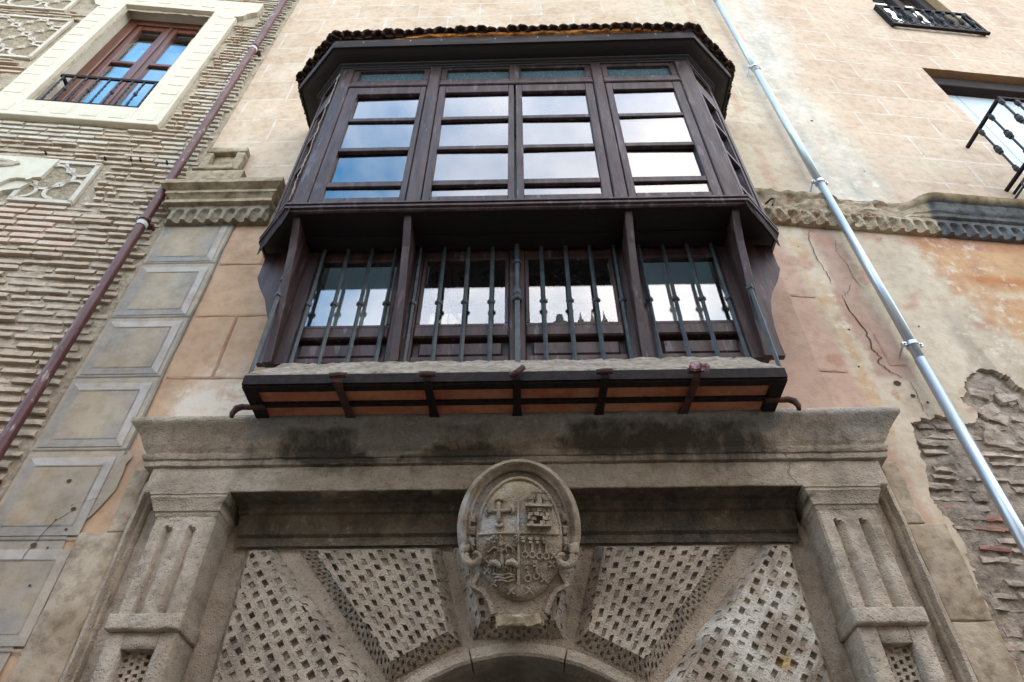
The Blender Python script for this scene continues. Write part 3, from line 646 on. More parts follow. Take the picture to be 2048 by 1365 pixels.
mold([(.10, 7.70), (.11, 7.74), (.13, 7.80), (.13, 7.83), (.11, 7.84), (.11, 7.90), (.12, 7.92), (.13, 7.96), (.12, 8.0), (.09, 8.03)], -3.44, -2.86, .11, 0, 0.05, 0.005, 9, 3).build('plinth', M['sand'], cap, auto=40, paint=sand_paint)
for nm, bx in (('frame_bar', (-3.40, -2.95, 0, .10, 8.42, 8.52)), ('frame_bar', (-3.40, -3.31, 0, .10, 8.06, 8.41)), ('frame_bar', (-3.05, -2.95, 0, .095, 8.06, 8.41)), ('frame_bar', (-3.43, -2.99, 0, .13, 8.03, 8.08)), ('frame_bar', (-3.37, -3.01, 0, .11, 8.09, 8.14))):
    rbox(*bx, step=0.03, r=0.012, amp=0.006, fr=12, seed=bx[0]).build(nm, M['sand'], cap, smooth=True, paint=sand_paint)
rbox(-3.31, -3.05, 0, 0.035, 8.14, 8.42, 0.03, 0.01, 0.006).build('sunk_panel', M['sand'], cap, smooth=True, paint=sand_paint)

# string cornice on the receding part, broken at its left end
def corn_paint(s, d, z):
    n = fbm(s * 3, z * 4, 3.0)
    c = mixc(A(204, 186, 158), A(178, 156, 128), 0.5 + n)
    c = mixc(c, A(176, 138, 114), sm(0.2, 0.4, fbm(s * 7, z * 7, 8.0)) * sm(1.6, 1.3, s) * 0.8)
    gcol = mixc(A(122, 121, 120), A(98, 97, 96), 0.5 + n)
    if z > 7.46: gcol = mixc(A(180, 158, 124), A(140, 118, 88), 0.5 + n)
    c = mixc(c, A(190, 172, 146), .35)
    return mixc(c, gcol, sm(1.80, 1.84, s + 0.06 * n + .03 * fbm(s * 20, z * 20, 1.0)))
def broke(p):
    k = sm(1.9, 1.55, p.x)
    if k > 0 and p.z > 7.2:
        e = fbm(p.x * 2.2, p.z * 3.0, 5.0)
        p = Vector((p.x, p.y - k * max(0.0, (p.y - 0.035)) * (0.55 + 0.5 * sm(-0.2, 0.3, e)) + k * 0.022 * fbm(p.x * 14, p.z * 14, 2.0), p.z - k * 0.06 * sm(7.4, 7.62, p.z)))
    return p
corn = empty('string_cornice', FRt @ Matrix.Translation((1.5, 0, 7.05)), parent=house)
def flR(s, z):
    base = flutes(0.02, 0.128, 0.046, 7.20, 0.045, 0.085)(s, z)
    k = sm(1.75, 1.3, s)
    return base + k * (0.018 * fbm(s * 9, z * 9, 4.0) + 0.012 * fbm(s * 25, z * 25, 2.0))
hfield(0.02, 6.6, 7.05, 7.25, flR, 0.0125, 0.0).build('fluted_band', M['sand'], corn, FRt, paint=corn_paint)
mold([(.09, 7.245), (.115, 7.26), (.12, 7.31), (.14, 7.325), (.145, 7.36), (.155, 7.40), (.165, 7.43), (.14, 7.435), (.20, 7.475), (.215, 7.50), (.215, 7.535), (.185, 7.54), (.185, 7.575), (.12, 7.60), (.02, 7.615)], 0.02, 6.6, .09, 0, 0.045, 0.005, 9, 5, 0.025, False, False, broke).build('moulding', M['sand'], corn, FRt, auto=45, paint=corn_paint)

# bare masonry lower right: mortar bed, bricks, rubble stones
def bed_fn(s, z): return -0.040 + 0.028 * fbm(s * 4, z * 4, 2.0) + 0.018 * fbm(s * 13, z * 13, 5.0)
mas = hfield(0.25, 6.6, 0.0, 5.45, bed_fn, 0.04, -0.12).build('masonry_bed', M['bed_grey'], house, FRt, smooth=True)
def brick_mesh(seed, rough=1.0, nx=4, nz=2):
    r = random.Random(seed); m = MB(); vs = []
    for j in range(nz + 1):
        for i in range(nx + 1):
            u = i / nx; v = j / nz; edge = (i in (0, nx)) or (j in (0, nz))
            vs.append((u - 0.5 + (r.uniform(-.035, .035) * rough), -(1.0 - .20 * v - (0.14 * rough * r.random() + 0.04 if edge else 0.16 * rough * r.random() - .02)), v - 0.5 + r.uniform(-.075, .075) * rough))
    fs = [(j * (nx + 1) + i, j * (nx + 1) + i + 1, (j + 1) * (nx + 1) + i + 1, (j + 1) * (nx + 1) + i) for j in range(nz) for i in range(nx)]
    per = list(range(nx + 1)) + [(j + 1) * (nx + 1) - 1 for j in range(1, nz + 1)] + [nz * (nx + 1) + i for i in range(nx - 1, -1, -1)] + [j * (nx + 1) for j in range(nz - 1, 0, -1)]
    b = len(vs)
    for k in per: vs.append((vs[k][0] * 0.97, 0.0, vs[k][2] * 0.97))
    for i in range(len(per)): fs.append((per[i], b + i, b + (i + 1) % len(per), per[(i + 1) % len(per)]))
    m.v = vs; m.f = fs; return m
def lay(bricks, parent, frame, keep=300):
    """bricks: list of (size_key, s, z, length, height, proud, tilt, variant_mesh_dict, material key, depth); the largest become parts, the rest one stuff part"""
    bricks.sort(key=lambda b: -b[0])
    for b in bricks[:keep]:
        _, s, z, l, h, pr, tl, var, mk, base = b
        me = VAR[(mk, var)]
        M4 = frame @ Matrix.Translation((s, -base, z)) @ Matrix.Rotation(tl, 4, 'Y') @ Matrix.Diagonal((l, pr, h, 1))
        place('brick', me, M4, parent)
    rest = {}
    for b in bricks[keep:]:
        _, s, z, l, h, pr, tl, var, mk, base = b
        mb = rest.setdefault(mk, MB()); src = VAR[(mk, var)]
        T = Matrix.Translation((s, -base, z)) @ Matrix.Rotation(tl, 4, 'Y') @ Matrix.Diagonal((l, pr, h, 1))
        mb.add([T @ v.co for v in src.vertices], [tuple(p.vertices) for p in src.polygons])
    for mk, mb in rest.items(): tag(mb.build('bricks_farther_up', M[mk], parent, frame), kind='stuff')
VAR = {}
for mk, rgh in (('brick', 1.0), ('brick_pink', 0.35), ('brick_white', 0.4), ('brick_grey', 1.3), ('brick_red', 1.3)):
    for v in range(8):
        me = brick_mesh(hash((len(mk), v)) & 1023, rgh).mesh('brick'); me.materials.append(M[mk]); VAR[(mk, v)] = me
lst = []; z = 2.45; row = 0
while z < 4.74:
    h = rnd.uniform(.035, .052); s = 0.30 + rnd.uniform(0, .15)
    while s < 2.3 + (z - 3) * .3:
        l = rnd.uniform(.14, .30) * (0.7 if s < 0.75 else 1.0)
        if rnd.random() < .86 and poly_sdf(s + l / 2, z)[0] < -0.03 and not (s > 1.0 and z > 4.55):
            red = rnd.random() < (0.24 if (s < 0.85 and z < 4.05) else 0.03)
            lst.append((1 / (1 + abs(z - 3.6)), s + l / 2, z, l, h * rnd.uniform(.85, 1.1), rnd.uniform(.035, .065), rnd.uniform(-.05, .05), rnd.randrange(8), 'brick_red' if red else 'brick_grey', -0.075 + rnd.uniform(-.012, .012)))
        s += l + rnd.uniform(.008, .03)
    z += h + rnd.uniform(.022, .036); row += 1
lay(lst, mas, FRt)
for k in range(34):
    s = rnd.uniform(1.1, 2.2); z = rnd.uniform(4.55, 5.22)
    if poly_sdf(s, z)[0] > -0.05: continue
    r = rnd.uniform(.035, .085); q = rbox(-r * 1.3, r * 1.3, -r * .5, r * .6, -r * .7, r * .7, 0.04, r * .25, r * .30, 9 / (r * 8), rnd.random() * 9)
    q.xf(Matrix.Translation((s, 0.055, z)) @ Matrix.Rotation(rnd.uniform(-.7, .7), 4, 'Y')); q.build('rubble_stone', M['brick_grey'], mas, FRt)

# ------------------------------------------------------------------ openings of the receding part
W1 = empty('balcony_opening', FRt @ Matrix.Translation((4.4, 0, 8.06)), parent=house)
m = MB(); m.box(3.50, 5.30, -.22, -.0, 11.25, 11.262); m.box(5.30, 5.31, -.22, 0, 8.06, 11.25); m.build('reveal', M['wall'], W1, FRt, paint=lambda s, d, z: A(190, 150, 112))
m = MB(); m.bbox(3.44, 5.30, -.30, -.10, 10.98, 11.24, .01); m.build('lintel_beam', M['lintel'], W1, FRt)
for k in range(3):
    m = MB(); m.bbox(3.42 + k * .62, 4.03 + k * .62, -.30, -.24, 8.0, 10.99, .006); m.build('white_shutter_board', M['white_paint'], W1, FRt)
W2 = empty('upper_window', FRt @ Matrix.Translation((4.5, 0, 12.9)), parent=house)
m = MB(); m.box(5.15, 5.16, -.2, 0, 12.88, 15); m.build('reveal', M['wall'], W2, FRt, paint=lambda s, d, z: A(196, 160, 120))
m = MB(); m.bbox(3.78, 3.98, -.22, -.12, 12.8, 15, .01); m.bbox(4.95, 5.15, -.22, -.12, 12.8, 15, .01); m.bbox(4.42, 4.56, -.22, -.11, 12.8, 15, .01); m.box(3.98, 4.95, -.21, -.13, 12.8, 13.0); m.build('window_frame', M['lintel'], W2, FRt)
for a, b in ((3.98, 4.42), (4.56, 4.95)):
    m = MB(); m.box(a, b, -.18, -.172, 13.0, 15); m.build('pane', M['glass_blue'], W2, FRt)
m = MB(); m.box(3.8, 5.14, -.30, -.28, 12.8, 15); m.build('white_blind', M['white_paint'], W2, FRt)

# ------------------------------------------------------------------ brick house on the left
bh = empty('brick_house', FL, 'pale brick house with cream framed window, left of brown drainpipe', 'building')
bedw = hfield(-6.5, 0.0, 0.0, 15.5, lambda s, z: -0.004 + 0.014 * fbm(s * 5, z * 5, 2.0) + 0.012 * fbm(s * 16, z * 16, 5.0), 0.07, -0.3)
bedw.f = [f for f in bedw.f if not (len(f) == 4 and all(bedw.v[k][1] > -0.12 and bedw.v[k][1] < 0.12 for k in f) and -2.30 < sum(bedw.v[k][0] for k in f) / 4 < -1.10 and 9.42 < sum(bedw.v[k][2] for k in f) / 4 < 12.36)]
bedw = bedw.build('wall', M['bed'], bh, FL, smooth=True)
def blocked(s0, s1, z):
    if 8.96 < z < 12.9 and s1 > -2.76 and s0 < -0.70: return True
    if 12.15 < z < 12.85 and s1 > -2.95 and s0 < -0.44: return True
    if 10.42 < z < 11.80 and s0 < -2.84: return True
    if 12.0 < z < 13.2 and s0 < -3.08: return True
    if 7.36 < z < 8.18 and s1 > -2.6 and s0 < -0.95: return True
    return False
lst = []; z = 3.6
while z < 13.9:
    h = rnd.uniform(.042, .052); gap = rnd.uniform(.040, .054)
    s = -0.02 - rnd.uniform(0, .10); smin = -(max(z, 4.0) - 4.0) * .5 - 0.75
    while s > smin:
        l = rnd.uniform(.22, .36) if s < -.30 else rnd.uniform(.12, .24)
        pink = (6.78 < z < 7.38 and s < -.72 + .15 * math.sin(z * 40)) or (9.35 < z < 10.3 and s < -2.8)
        white = (8.56 < z < 8.95 and s < -1.1) or (s > -.32 and z > 8.2) or (z > 12.0 and s < -2.7)
        mk = 'brick_pink' if pink else ('brick_white' if white else ('brick_pink' if rnd.random() < .03 else 'brick'))
        flat = pink or white
        if not blocked(s - l - .02, s + .02, z):
            pr = rnd.uniform(.040, .047) if flat else rnd.uniform(.038, .056)
            lst.append((1.0 / ((z - 1.6) ** 2 + 14) if s - l / 2 > smin + .6 else 0, s - l / 2, z, l, h * (1.28 if flat else rnd.uniform(.9, 1.15)), pr, rnd.uniform(-.02, .02) * (0.3 if flat else 1), rnd.randrange(8), mk, -0.02 + (rnd.uniform(-.004, .004) if flat else rnd.uniform(-.012, .014))))
        elif rnd.random() < 1 and not blocked(s - .10, s + .02, z) and l > .12:
            l = .085; lst.append((0.0, s - l / 2, z, l, h, .055, 0, rnd.randrange(8), mk, -.02))
        s -= l + rnd.uniform(.012, .03)
    z += h + gap
lay(lst, bedw, FL)

# cream window surround with raised blocks
sur = empty('window_surround', FL @ Matrix.Translation((-1.7, 0, 9.0)), parent=bh)
ear = lambda sgn, xi, xo: [(xi, 12.87), (xo, 12.87), (xo, 12.60), (xo - sgn * .02, 12.52), (xo - sgn * .09, 12.48), (xo - sgn * .14, 12.42), (xo - sgn * .17, 12.34), (xo - sgn * .24, 12.30), (xi, 12.25)]
m = MB(); m.prism(ear(1, -1.06, -0.45), -.02, .062, 'y'); m.build('surround_ear', M['cream'], sur, FL)
m = MB(); m.prism(ear(-1, -2.37, -2.96), -.02, .062, 'y'); m.build('surround_ear', M['cream'], sur, FL)
m = MB(); m.bbox(-2.37, -1.06, -.02, .060, 12.42, 12.87, .004); m.build('surround_head', M['cream'], sur, FL)
m = MB(); m.bbox(-1.06, -.70, -.25, .060, 8.995, 12.26, .004); m.build('surround_jamb', M['cream'], sur, FL)
m = MB(); m.bbox(-2.72, -2.37, -.25, .060, 8.995, 12.26, .004); m.build('surround_jamb', M['cream'], sur, FL)
m = MB(); m.bbox(-2.37, -1.06, -.25, .060, 8.995, 9.36, .004); m.build('surround_sill', M['cream'], sur, FL)
m = MB(); m.bbox(-2.73, -.69, 0, .085, 8.955, 9.0, .006); m.build('surround_ledge', M['cream'], sur, FL)
m = MB(); m.box(-2.37, -1.06, -.25, -.02, 12.43, 12.50); m.box(-2.45, -2.372, -.25, -.021, 12.26, 12.52); m.box(-1.058, -.98, -.25, -.021, 12.26, 12.52); m.build('surround_soffit', M['cream'], sur, FL)
z = 9.50
while z < 12.2:
    for a, b in ((-.93, -.735), (-2.685, -2.49)):
        m = MB(); m.bbox(a, b, .055, .065, z, z + .125, .003); m.build('raised_block', M['cream'], sur, FL)
    z += .245
for k in range(6):
    a = -2.62 + k * .33
    m = MB(); m.bbox(a, a + .19, .055, .065, 9.08, 9.26, .003); m.build('raised_block', M['cream'], sur, FL)
    m = MB(); m.bbox(a, a + .19, .055, .066, 12.56, 12.72, .003); m.build('raised_block', M['cream'], sur, FL)

cw = empty('casement_window', FL @ Matrix.Translation((-1.7, .2, 9.36)), parent=bh)
m = MB(); m.bbox(-2.37, -2.22, -.30, -.16, 9.36, 12.43, .01); m.bbox(-1.20, -1.06, -.30, -.16, 9.36, 12.43, .01); m.bbox(-2.22, -1.20, -.30, -.162, 12.27, 12.43, .01); m.bbox(-2.22, -1.20, -.30, -.162, 9.36, 9.44, .01); m.build('window_frame', M['varnish'], cw, FL)
for (a, b) in ((-2.215, -1.725), (-1.695, -1.205)):
    sash = MB(); sash.bbox(a, a + .085, -.27, -.19, 9.44, 12.265, .008); sash.bbox(b - .085, b, -.27, -.19, 9.44, 12.265, .008)
    sash.bbox(a + .085, b - .085, -.268, -.195, 12.16, 12.265, .008); sash.bbox(a + .085, b - .085, -.268, -.195, 9.44, 9.52, .008)
    sash.bbox(a + .085, b - .085, -.268, -.195, 11.02, 11.09, .008); sash.bbox(a + .085, b - .085, -.268, -.195, 9.76, 9.84, .008); sash.bbox(a + .10, b - .10, -.25, -.205, 9.53, 9.75, .02)
    so = sash.build('sash', M['varnish'], cw, FL)
    for z0, z1 in ((9.84, 11.02), (11.09, 12.16)):
        m = MB(); m.box(a + .085, b - .085, -.236, -.23, z0, z1); m.build('pane', M['glass_blue'], so, FL)
m = MB(); m.box(-2.2, -1.74, -.335, -.33, 9.45, 11.75); m.build('curtain', M['white_paint'], cw, FL)
m = MB(); m.box(-1.68, -1.22, -.335, -.33, 9.45, 11.75); m.build('curtain', M['white_paint'], cw, FL)
m = MB(); m.bbox(-1.74, -1.68, -.24, -.165, 9.44, 12.26, .012); m.build('meeting_stile', M['varnish'], cw, FL)
m = MB(); m.box(-2.4, -1.0, -1.4, -1.38, 9.2, 12.6); m.box(-2.4, -2.38, -1.4, -.3, 9.2, 12.6); m.box(-1.02, -1.0, -1.4, -.3, 9.2, 12.6); m.box(-2.4, -1.0, -1.4, -.3, 9.2, 9.22); m.box(-2.4, -1.0, -1.4, -.3, 12.5, 12.52); m.build('inner_room', M['room'], cw, FL)

# sgraffito fields with quatrefoil bands, and the stucco field of the window below
def quatre(cx, cz, a, clip):
    P = []
    for k, (ux, uz) in enumerate(((1, 0), (0, 1), (-1, 0), (0, -1))):
        for t in range(-90, 91, 15):
            an = R_(k * 90 + t); P.append((cx + ux * a + a * math.cos(an), cz + uz * a + a * math.sin(an)))
    P.append(P[0]); runs = []; cur = []
    for p in P:
        if clip[0] < p[0] < clip[1] and clip[2] < p[1] < clip[3]: cur.append(p)
        else:
            if len(cur) > 2: runs.append(cur)
            cur = []
    if len(cur) > 2: runs.append(cur)
    return runs
for (x0, x1, z0, z1, pit, a) in ((-5.2, -2.86, 10.50, 11.74, .53, .11), (-5.2, -3.12, 12.08, 13.12, .53, .11), (-1.62, -1.0, 7.42, 8.13, .53, .11)):
    fld = hfield(x0, x1, z0, z1, lambda s, z: 0.012 + 0.006 * fbm(s * 12, z * 12, 1.0), 0.06, -0.05).build('sgraffito_field', M['sgraf'], bh, FL, smooth=True)
    m = MB(); w = .05
    for p in ([(x0, z0), (x1, z0)], [(x0, z1), (x1, z1)], [(x1 - .02, z0), (x1 - .02, z1)], [(x0 + .02, z0), (x0 + .02, z1)]):
        m2 = MB(); m2.ribbon(p, w, (.0, .036)); m2.build('border_band', M['sgline'], fld, FL)
    row = 0; zz = z0 + .16
    while zz < z1 + .2:
        xx = x1 - .12 - (pit / 2 if row % 2 else 0)
        while xx > max(x0 - .2, -4.9):
            for run in quatre(xx, zz, a, (x0 + .02, x1 - .02, z0 + .01, z1 - .01)):
                m2 = MB(); m2.ribbon(run, .035, (.0, .032)); m2.build('quatrefoil_band', M['sgline'], fld, FL)
            xx -= pit
        zz += pit / 2; row += 1
st = empty('stucco_field', FL @ Matrix.Translation((-2.0, 0, 7.4)), parent=bh)
m = MB(); m.prism([(-2.75, 7.05), (-2.05, 7.05), (-1.98, 7.30), (-1.80, 7.36), (-1.72, 7.52), (-1.58, 7.58), (-1.52, 7.70), (-1.56, 7.78), (-1.47, 7.80), (-1.44, 8.15), (-2.75, 8.15)], -.02, .05, 'y'); m.build('stucco_ground', M['cream'], st, FL)
m = MB(); m.ribbon([(-2.0, 7.45), (-1.93, 7.52), (-1.86, 7.54), (-1.80, 7.60), (-1.74, 7.70), (-1.66, 7.74), (-1.56, 7.74), (-1.53, 7.70)], .06, (.04, .085)); m.build('stucco_scroll', M['cream'], st, FL)
m = MB(); m.tube([(-1.98 + .16 * math.cos(t * .35), -.055, 8.0 + .05 * math.sin(t * .35)) for t in range(19)], .022, 6); m.build('stucco_ring', M['cream'], st, FL)
m = MB(); m.tube([(-2.12, -.055, 7.90), (-2.02, -.06, 7.93), (-1.9, -.06, 7.97), (-1.78, -.055, 8.02)], .028, 6); m.build('stucco_leaf', M['cream'], st, FL)

# window railing of the brick house
wr = empty('window_railing', FL @ Matrix.Translation((-1.65, -.05, 9.4)), 'low black iron railing across the varnished window of the brick house', 'railing')
m = MB(); m.bbox(-2.27, -1.04, .03, .055, 10.03, 10.08, .003); m.build('top_rail', M['iron_black'], wr, FL)
m = MB(); m.bbox(-2.27, -1.04, .03, .055, 9.36, 9.40, .003); m.build('bottom_rail', M['iron_black'], wr, FL)
m = MB(); m.box(-2.265, -2.235, -.10, .028, 10.035, 10.075); m.build('side_strap', M['iron_black'], wr, FL)
for k in range(9):
    x = -2.22 + k * (1.13 / 8); m = MB()
    P = []; n = 26
    for i in range(n + 1): P.append((x, -.042, 9.40 + .63 * i / n))
    vs = []; fs = []
    for i, p in enumerate(P):
        tw = (i * .42 if k % 2 or True else 0) if 3 < i < n - 3 else 0
        for q in range(4):
            an = tw + math.pi / 4 + q * math.pi / 2; vs.append((p[0] + .014 * math.cos(an), p[1] + .014 * math.sin(an), p[2]))
    for i in range(n):
        for q in range(4): fs.append((i * 4 + q, i * 4 + (q + 1) % 4, i * 4 + 4 + (q + 1) % 4, i * 4 + 4 + q))
    m.add(vs, fs)
    if k % 2 == 1: m.lathe([(.012, 9.69), (.024, 9.70), (.026, 9.72), (.024, 9.74), (.012, 9.75)], x, .042, 6)
    m.build('bar', M['iron_rail'], wr, FL)

# ------------------------------------------------------------------ iron balcony and window railing on the receding part
def turned_bar(m, x, d, z0, z1, r=.013):
    h = z1 - z0
    m.tube([(x, -d, z0), (x, -d, z1)], r, 8)
    for f, s_ in ((.06, 1.0), (.5, 1.25), (.94, 1.0)):
        z = z0 + h * f
        pr = [(r, -.06), (.022, -.052), (.024, -.042), (.017, -.034), (.026, -.02), (.03, 0), (.026, .02), (.017, .034), (.024, .042), (.022, .052), (r, .06)]
        m.lathe([(a * s_ if a > r else a, z + b * s_) for a, b in pr], x, d, 10)
br = empty('iron_balcony', FRt @ Matrix.Translation((4.2, -.3, 8.0)), 'projecting black iron balcony with turned bars at the right picture edge', 'balcony')
m = MB(); m.box(3.055, 3.09, 0, .64, 8.95, 8.985); m.box(3.09, 5.8, .605, .64, 8.951, 8.984); m.build('top_rail', M['iron_black'], br, FRt)
m = MB(); m.box(3.055, 3.09, 0, .64, 8.03, 8.06); m.box(3.09, 5.8, .605, .64, 8.031, 8.059); m.box(3.125, 3.145, 0, .60, 7.985, 8.01); m.build('bottom_rail', M['iron_black'], br, FRt)
for k in range(3):
    m = MB(); turned_bar(m, 3.072, .62 - k * .19, 8.06, 8.95); m.build('turned_bar', M['iron_rail'], br, FRt)
for k in range(1, 14):
    m = MB(); turned_bar(m, 3.072 + k * .19, .622, 8.06, 8.95); m.build('turned_bar', M['iron_rail'], br, FRt)
for k in range(5):
    m = MB(); x = 3.12 + k * .22
    P = [(x + .09 * math.cos(t) * (1 - t / 9), -.30 + .12 * math.sin(t * .5) , 8.0 - .12 + .10 * math.sin(t) * (1 - t / 9)) for t in np.arange(0, 5.6, .3)]
    m.tube(P, .012, 6); m.tube([(x - .06, -.02, 7.86), (x, -.12, 7.93), (x + .05, -.3, 7.92), (x + .02, -.45, 7.98), (x, -.6, 8.03)], .013, 6); m.build('scroll_bracket', M['iron_rail'], br, FRt)
m = MB(); m.box(3.5, 5.8, 0, .58, 7.99, 8.025); m.build('floor_plate', M['iron_black'], br, FRt)

ur = empty('window_railing', FRt @ Matrix.Translation((4.4, -.1, 12.8)), 'small black iron railing at the top right window with turned bars', 'railing')
m = MB(); m.box(3.70, 5.20, .04, .075, 13.50, 13.54); m.build('top_rail', M['iron_black'], ur, FRt)
m = MB(); m.box(3.64, 5.26, .035, .08, 12.72, 12.77); m.build('bottom_rail', M['iron_black'], ur, FRt)
m = MB(); m.box(3.66, 3.70, -.02, .078, 12.77, 13.54); m.build('side_strap', M['iron_black'], ur, FRt)
m = MB(); m.box(5.20, 5.24, -.02, .078, 12.77, 13.54); m.build('side_strap', M['iron_black'], ur, FRt)
for k in range(9):
    m = MB(); turned_bar(m, 3.74 + k * .178, .058, 12.77, 13.50, .012); m.build('turned_bar', M['iron_rail'], ur, FRt)
for k in range(8):
    x = 3.74 + k * .178; m = MB(); m.tube([(x, -.062, 12.78), (x + .178, -.062, 12.95)], .008, 5); m.tube([(x, -.066, 12.95), (x + .178, -.066, 12.78)], .008, 5); m.build('lattice', M['iron_rail'], ur, FRt)

# ------------------------------------------------------------------ drainpipes
bp = empty('drainpipe', FL @ Matrix.Translation((-.14, -.10, 0)), 'brown painted metal drainpipe beside the pale brick wall', 'drainpipe')
for k in range(8):
    z0 = .1 + k * 2.0 - .35; z0 = max(z0, .05); z1 = min(.1 + (k + 1) * 2.0 - .30, 15.5)
    m = MB(); m.tube([(-.14, -.115, z0), (-.14, -.115, z1 - .12), (-.14, -.115, z1 - .10), (-.14, -.115, z1)], .06, 18, radii=[.0435, .0435, .047, .047]); m.build('pipe_section', M['brownpipe'], bp, FL, auto=40)
for z in (4.1, 7.02, 11.1):
    m = MB(); m.lathe([(.047, z - .03), (.052, z - .028), (.052, z + .028), (.047, z + .03)], -.14, .115, 18); c_ = m.build('pipe_tape', M['white_band'], bp, FL, auto=40)
    m = MB(); m.lathe([(.047, z + .06), (.055, z + .06), (.055, z + .10), (.047, z + .10)], -.14, .115, 18); m.box(-.20, -.08, -.01, .06, z + .075, z + .105); m.box(-.235, -.20, .07, .10, z + .075, z + .105); m.build('pipe_bracket', M['brownpipe'], bp, FL, auto=40)
gpz = empty('drainpipe', FRt @ Matrix.Translation((.79, -.10, 0)), 'shiny galvanised steel drainpipe on the faded ochre plaster', 'drainpipe')
def corr(m, x, d, z0, z1, r):
    """slightly ribbed round pipe"""
    n = 30; vs = []
    for z in (z0, z1):
        for k in range(n):
            a = 2 * math.pi * k / n; q = r * (1 + .02 * math.cos(a * 9)); vs.append((x + q * math.cos(a), -d + q * math.sin(a), z))
    m.add(vs, [(k, (k + 1) % n, n + (k + 1) % n, n + k) for k in range(n)] + [tuple(range(n))[::-1], tuple(range(n, 2 * n))])
zz = [.05, 2.55, 5.22, 7.78, 10.3, 12.9, 15.5]
for k in range(6):
    m = MB(); corr(m, .79 + (.004, -.003, .003, 0, .005, 0)[k], .105 + .004 * (k % 2), zz[k] - (.08 if k else 0), zz[k + 1], .0395 + .002 * (k % 2)); m.build('pipe_section', M['galv'], gpz, FRt, smooth=True)
for z in (2.9, 5.38, 7.72, 10.45):
    m = MB(); m.lathe([(.045, z - .018), (.050, z - .018), (.050, z + .018), (.045, z + .018)], .79, .105, 20)
    m.box(.79 - .085, .79 - .052, .092, .118, z - .016, z + .016); m.box(.79 + .052, .79 + .085, .092, .118, z - .016, z + .016); m.tube([(.79 - .075, -.01, z - .05), (.79 - .07, -.09, z)], .008, 6); m.tube([(.79 - .068, -.085, z), (.79 - .068, -.13, z)], .009, 6); m.tube([(.79 + .068, -.085, z), (.79 + .068, -.13, z)], .009, 6)
    m.build('pipe_clamp', M['galv'], gpz, FRt, auto=40)

# ------------------------------------------------------------------ stone portal
PX = 0.04; AZ = 2.02; AR = 1.05; DV = -0.10; DFACE = 0.012
def stone_paint(x, d, z):
    n = fbm(x * 2, z * 2, d * 2); c = mixc(A(214, 197, 176), A(188, 170, 149), 0.5 + n)
    c = mixc(c, A(156, 144, 126), sm(0.0, 0.5, fbm(x * 5, z * 5, 3.3)) * 0.5)
    w = .10
    if 3.70 < z < 3.992 and d < 0.19 and -1.84 < x < 1.90:       # grime on the soffit mouldings, darkened further to paint in soffit shade
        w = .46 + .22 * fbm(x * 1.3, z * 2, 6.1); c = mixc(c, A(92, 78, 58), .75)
    elif z > 3.98:                                     # black crusts along the cornice
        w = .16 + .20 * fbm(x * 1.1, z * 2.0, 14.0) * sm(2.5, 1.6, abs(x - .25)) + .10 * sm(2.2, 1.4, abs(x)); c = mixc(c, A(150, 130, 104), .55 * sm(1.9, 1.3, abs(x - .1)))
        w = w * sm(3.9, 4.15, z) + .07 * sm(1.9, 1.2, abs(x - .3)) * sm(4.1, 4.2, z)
    if z < 3.7 and abs(x) < 2.0 and d < .1: w = .16
    return (*c, 1, w)
def cornice_paint(x, d, z):
    c = stone_paint(x, d, z); w = c[4] + .08; c = c[:3]
    # grey cement smeared over the crown beneath the balcony
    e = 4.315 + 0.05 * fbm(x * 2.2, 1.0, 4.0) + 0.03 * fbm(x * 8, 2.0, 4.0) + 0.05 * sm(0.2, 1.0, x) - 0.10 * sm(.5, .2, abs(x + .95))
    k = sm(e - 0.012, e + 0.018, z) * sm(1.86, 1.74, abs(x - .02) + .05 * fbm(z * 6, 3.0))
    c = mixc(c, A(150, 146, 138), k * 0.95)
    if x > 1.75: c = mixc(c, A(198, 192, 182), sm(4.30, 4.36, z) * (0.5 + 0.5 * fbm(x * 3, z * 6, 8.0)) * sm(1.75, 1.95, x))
    for (xa_, xb_, za_, zb_, am) in ((-1.55, -1.02, 4.19, 4.40, .24), (-.50, -.08, 4.18, 4.42, .24), (.35, 1.68, 4.22, 4.43, .22), (-1.3, .0, 4.18, 4.26, .14)):
        q_ = sm(xa_ - .12, xa_ + .08, x) * sm(xb_ + .12, xb_ - .08, x) * sm(za_ - .03, za_ + .03, z) * sm(zb_ + .04, zb_ - .02, z); w += am * q_; k *= 1 - .8 * q_ * (am > .2)
    if x < -1.8: c = mixc(c, A(196, 184, 160), sm(4.36, 4.44, z) * 0.6)
    return (*c, 1, w * (1 - k) - .1 * sm(4.42, 4.48, z))
portal = empty('stone_portal', Matrix.Translation((PX, 0, 0)), 'carved grey stone portal with pilasters, cornice and pitted arch stones', 'portal')

# recessed spandrel wall with the arch opening
arc = lambda R, a: (PX + R * math.sin(R_(a)), AZ + R * math.cos(R_(a)))
m = MB(); n = 48
vs = []
for i in range(n + 1):
    a = -90 + 180 * i / n; x, z = arc(AR, a); vs.append((x, -DV, z))
    if abs(math.sin(R_(a))) * 1.80 > abs(math.cos(R_(a))) * 9: pass
    k = min(2.52 / max(1e-6, abs(math.sin(R_(a)))), 2.28 / max(1e-6, math.cos(R_(a))) if math.cos(R_(a)) > 0 else 99)
    vs.append((PX + k * math.sin(R_(a)), -DV, AZ + k * math.cos(R_(a))))
m.add(vs, [(2 * i, 2 * i + 2, 2 * i + 3, 2 * i + 1) for i in range(n)])
m.add([(PX - 2.52, -DV, 0), (PX - AR, -DV, 0), (PX - AR, -DV, AZ), (PX - 2.52, -DV, AZ)], [(0, 1, 2, 3)])
m.add([(PX + AR, -DV, 0), (PX + 2.52, -DV, 0), (PX + 2.52, -DV, AZ), (PX + AR, -DV, AZ)], [(0, 1, 2, 3)])
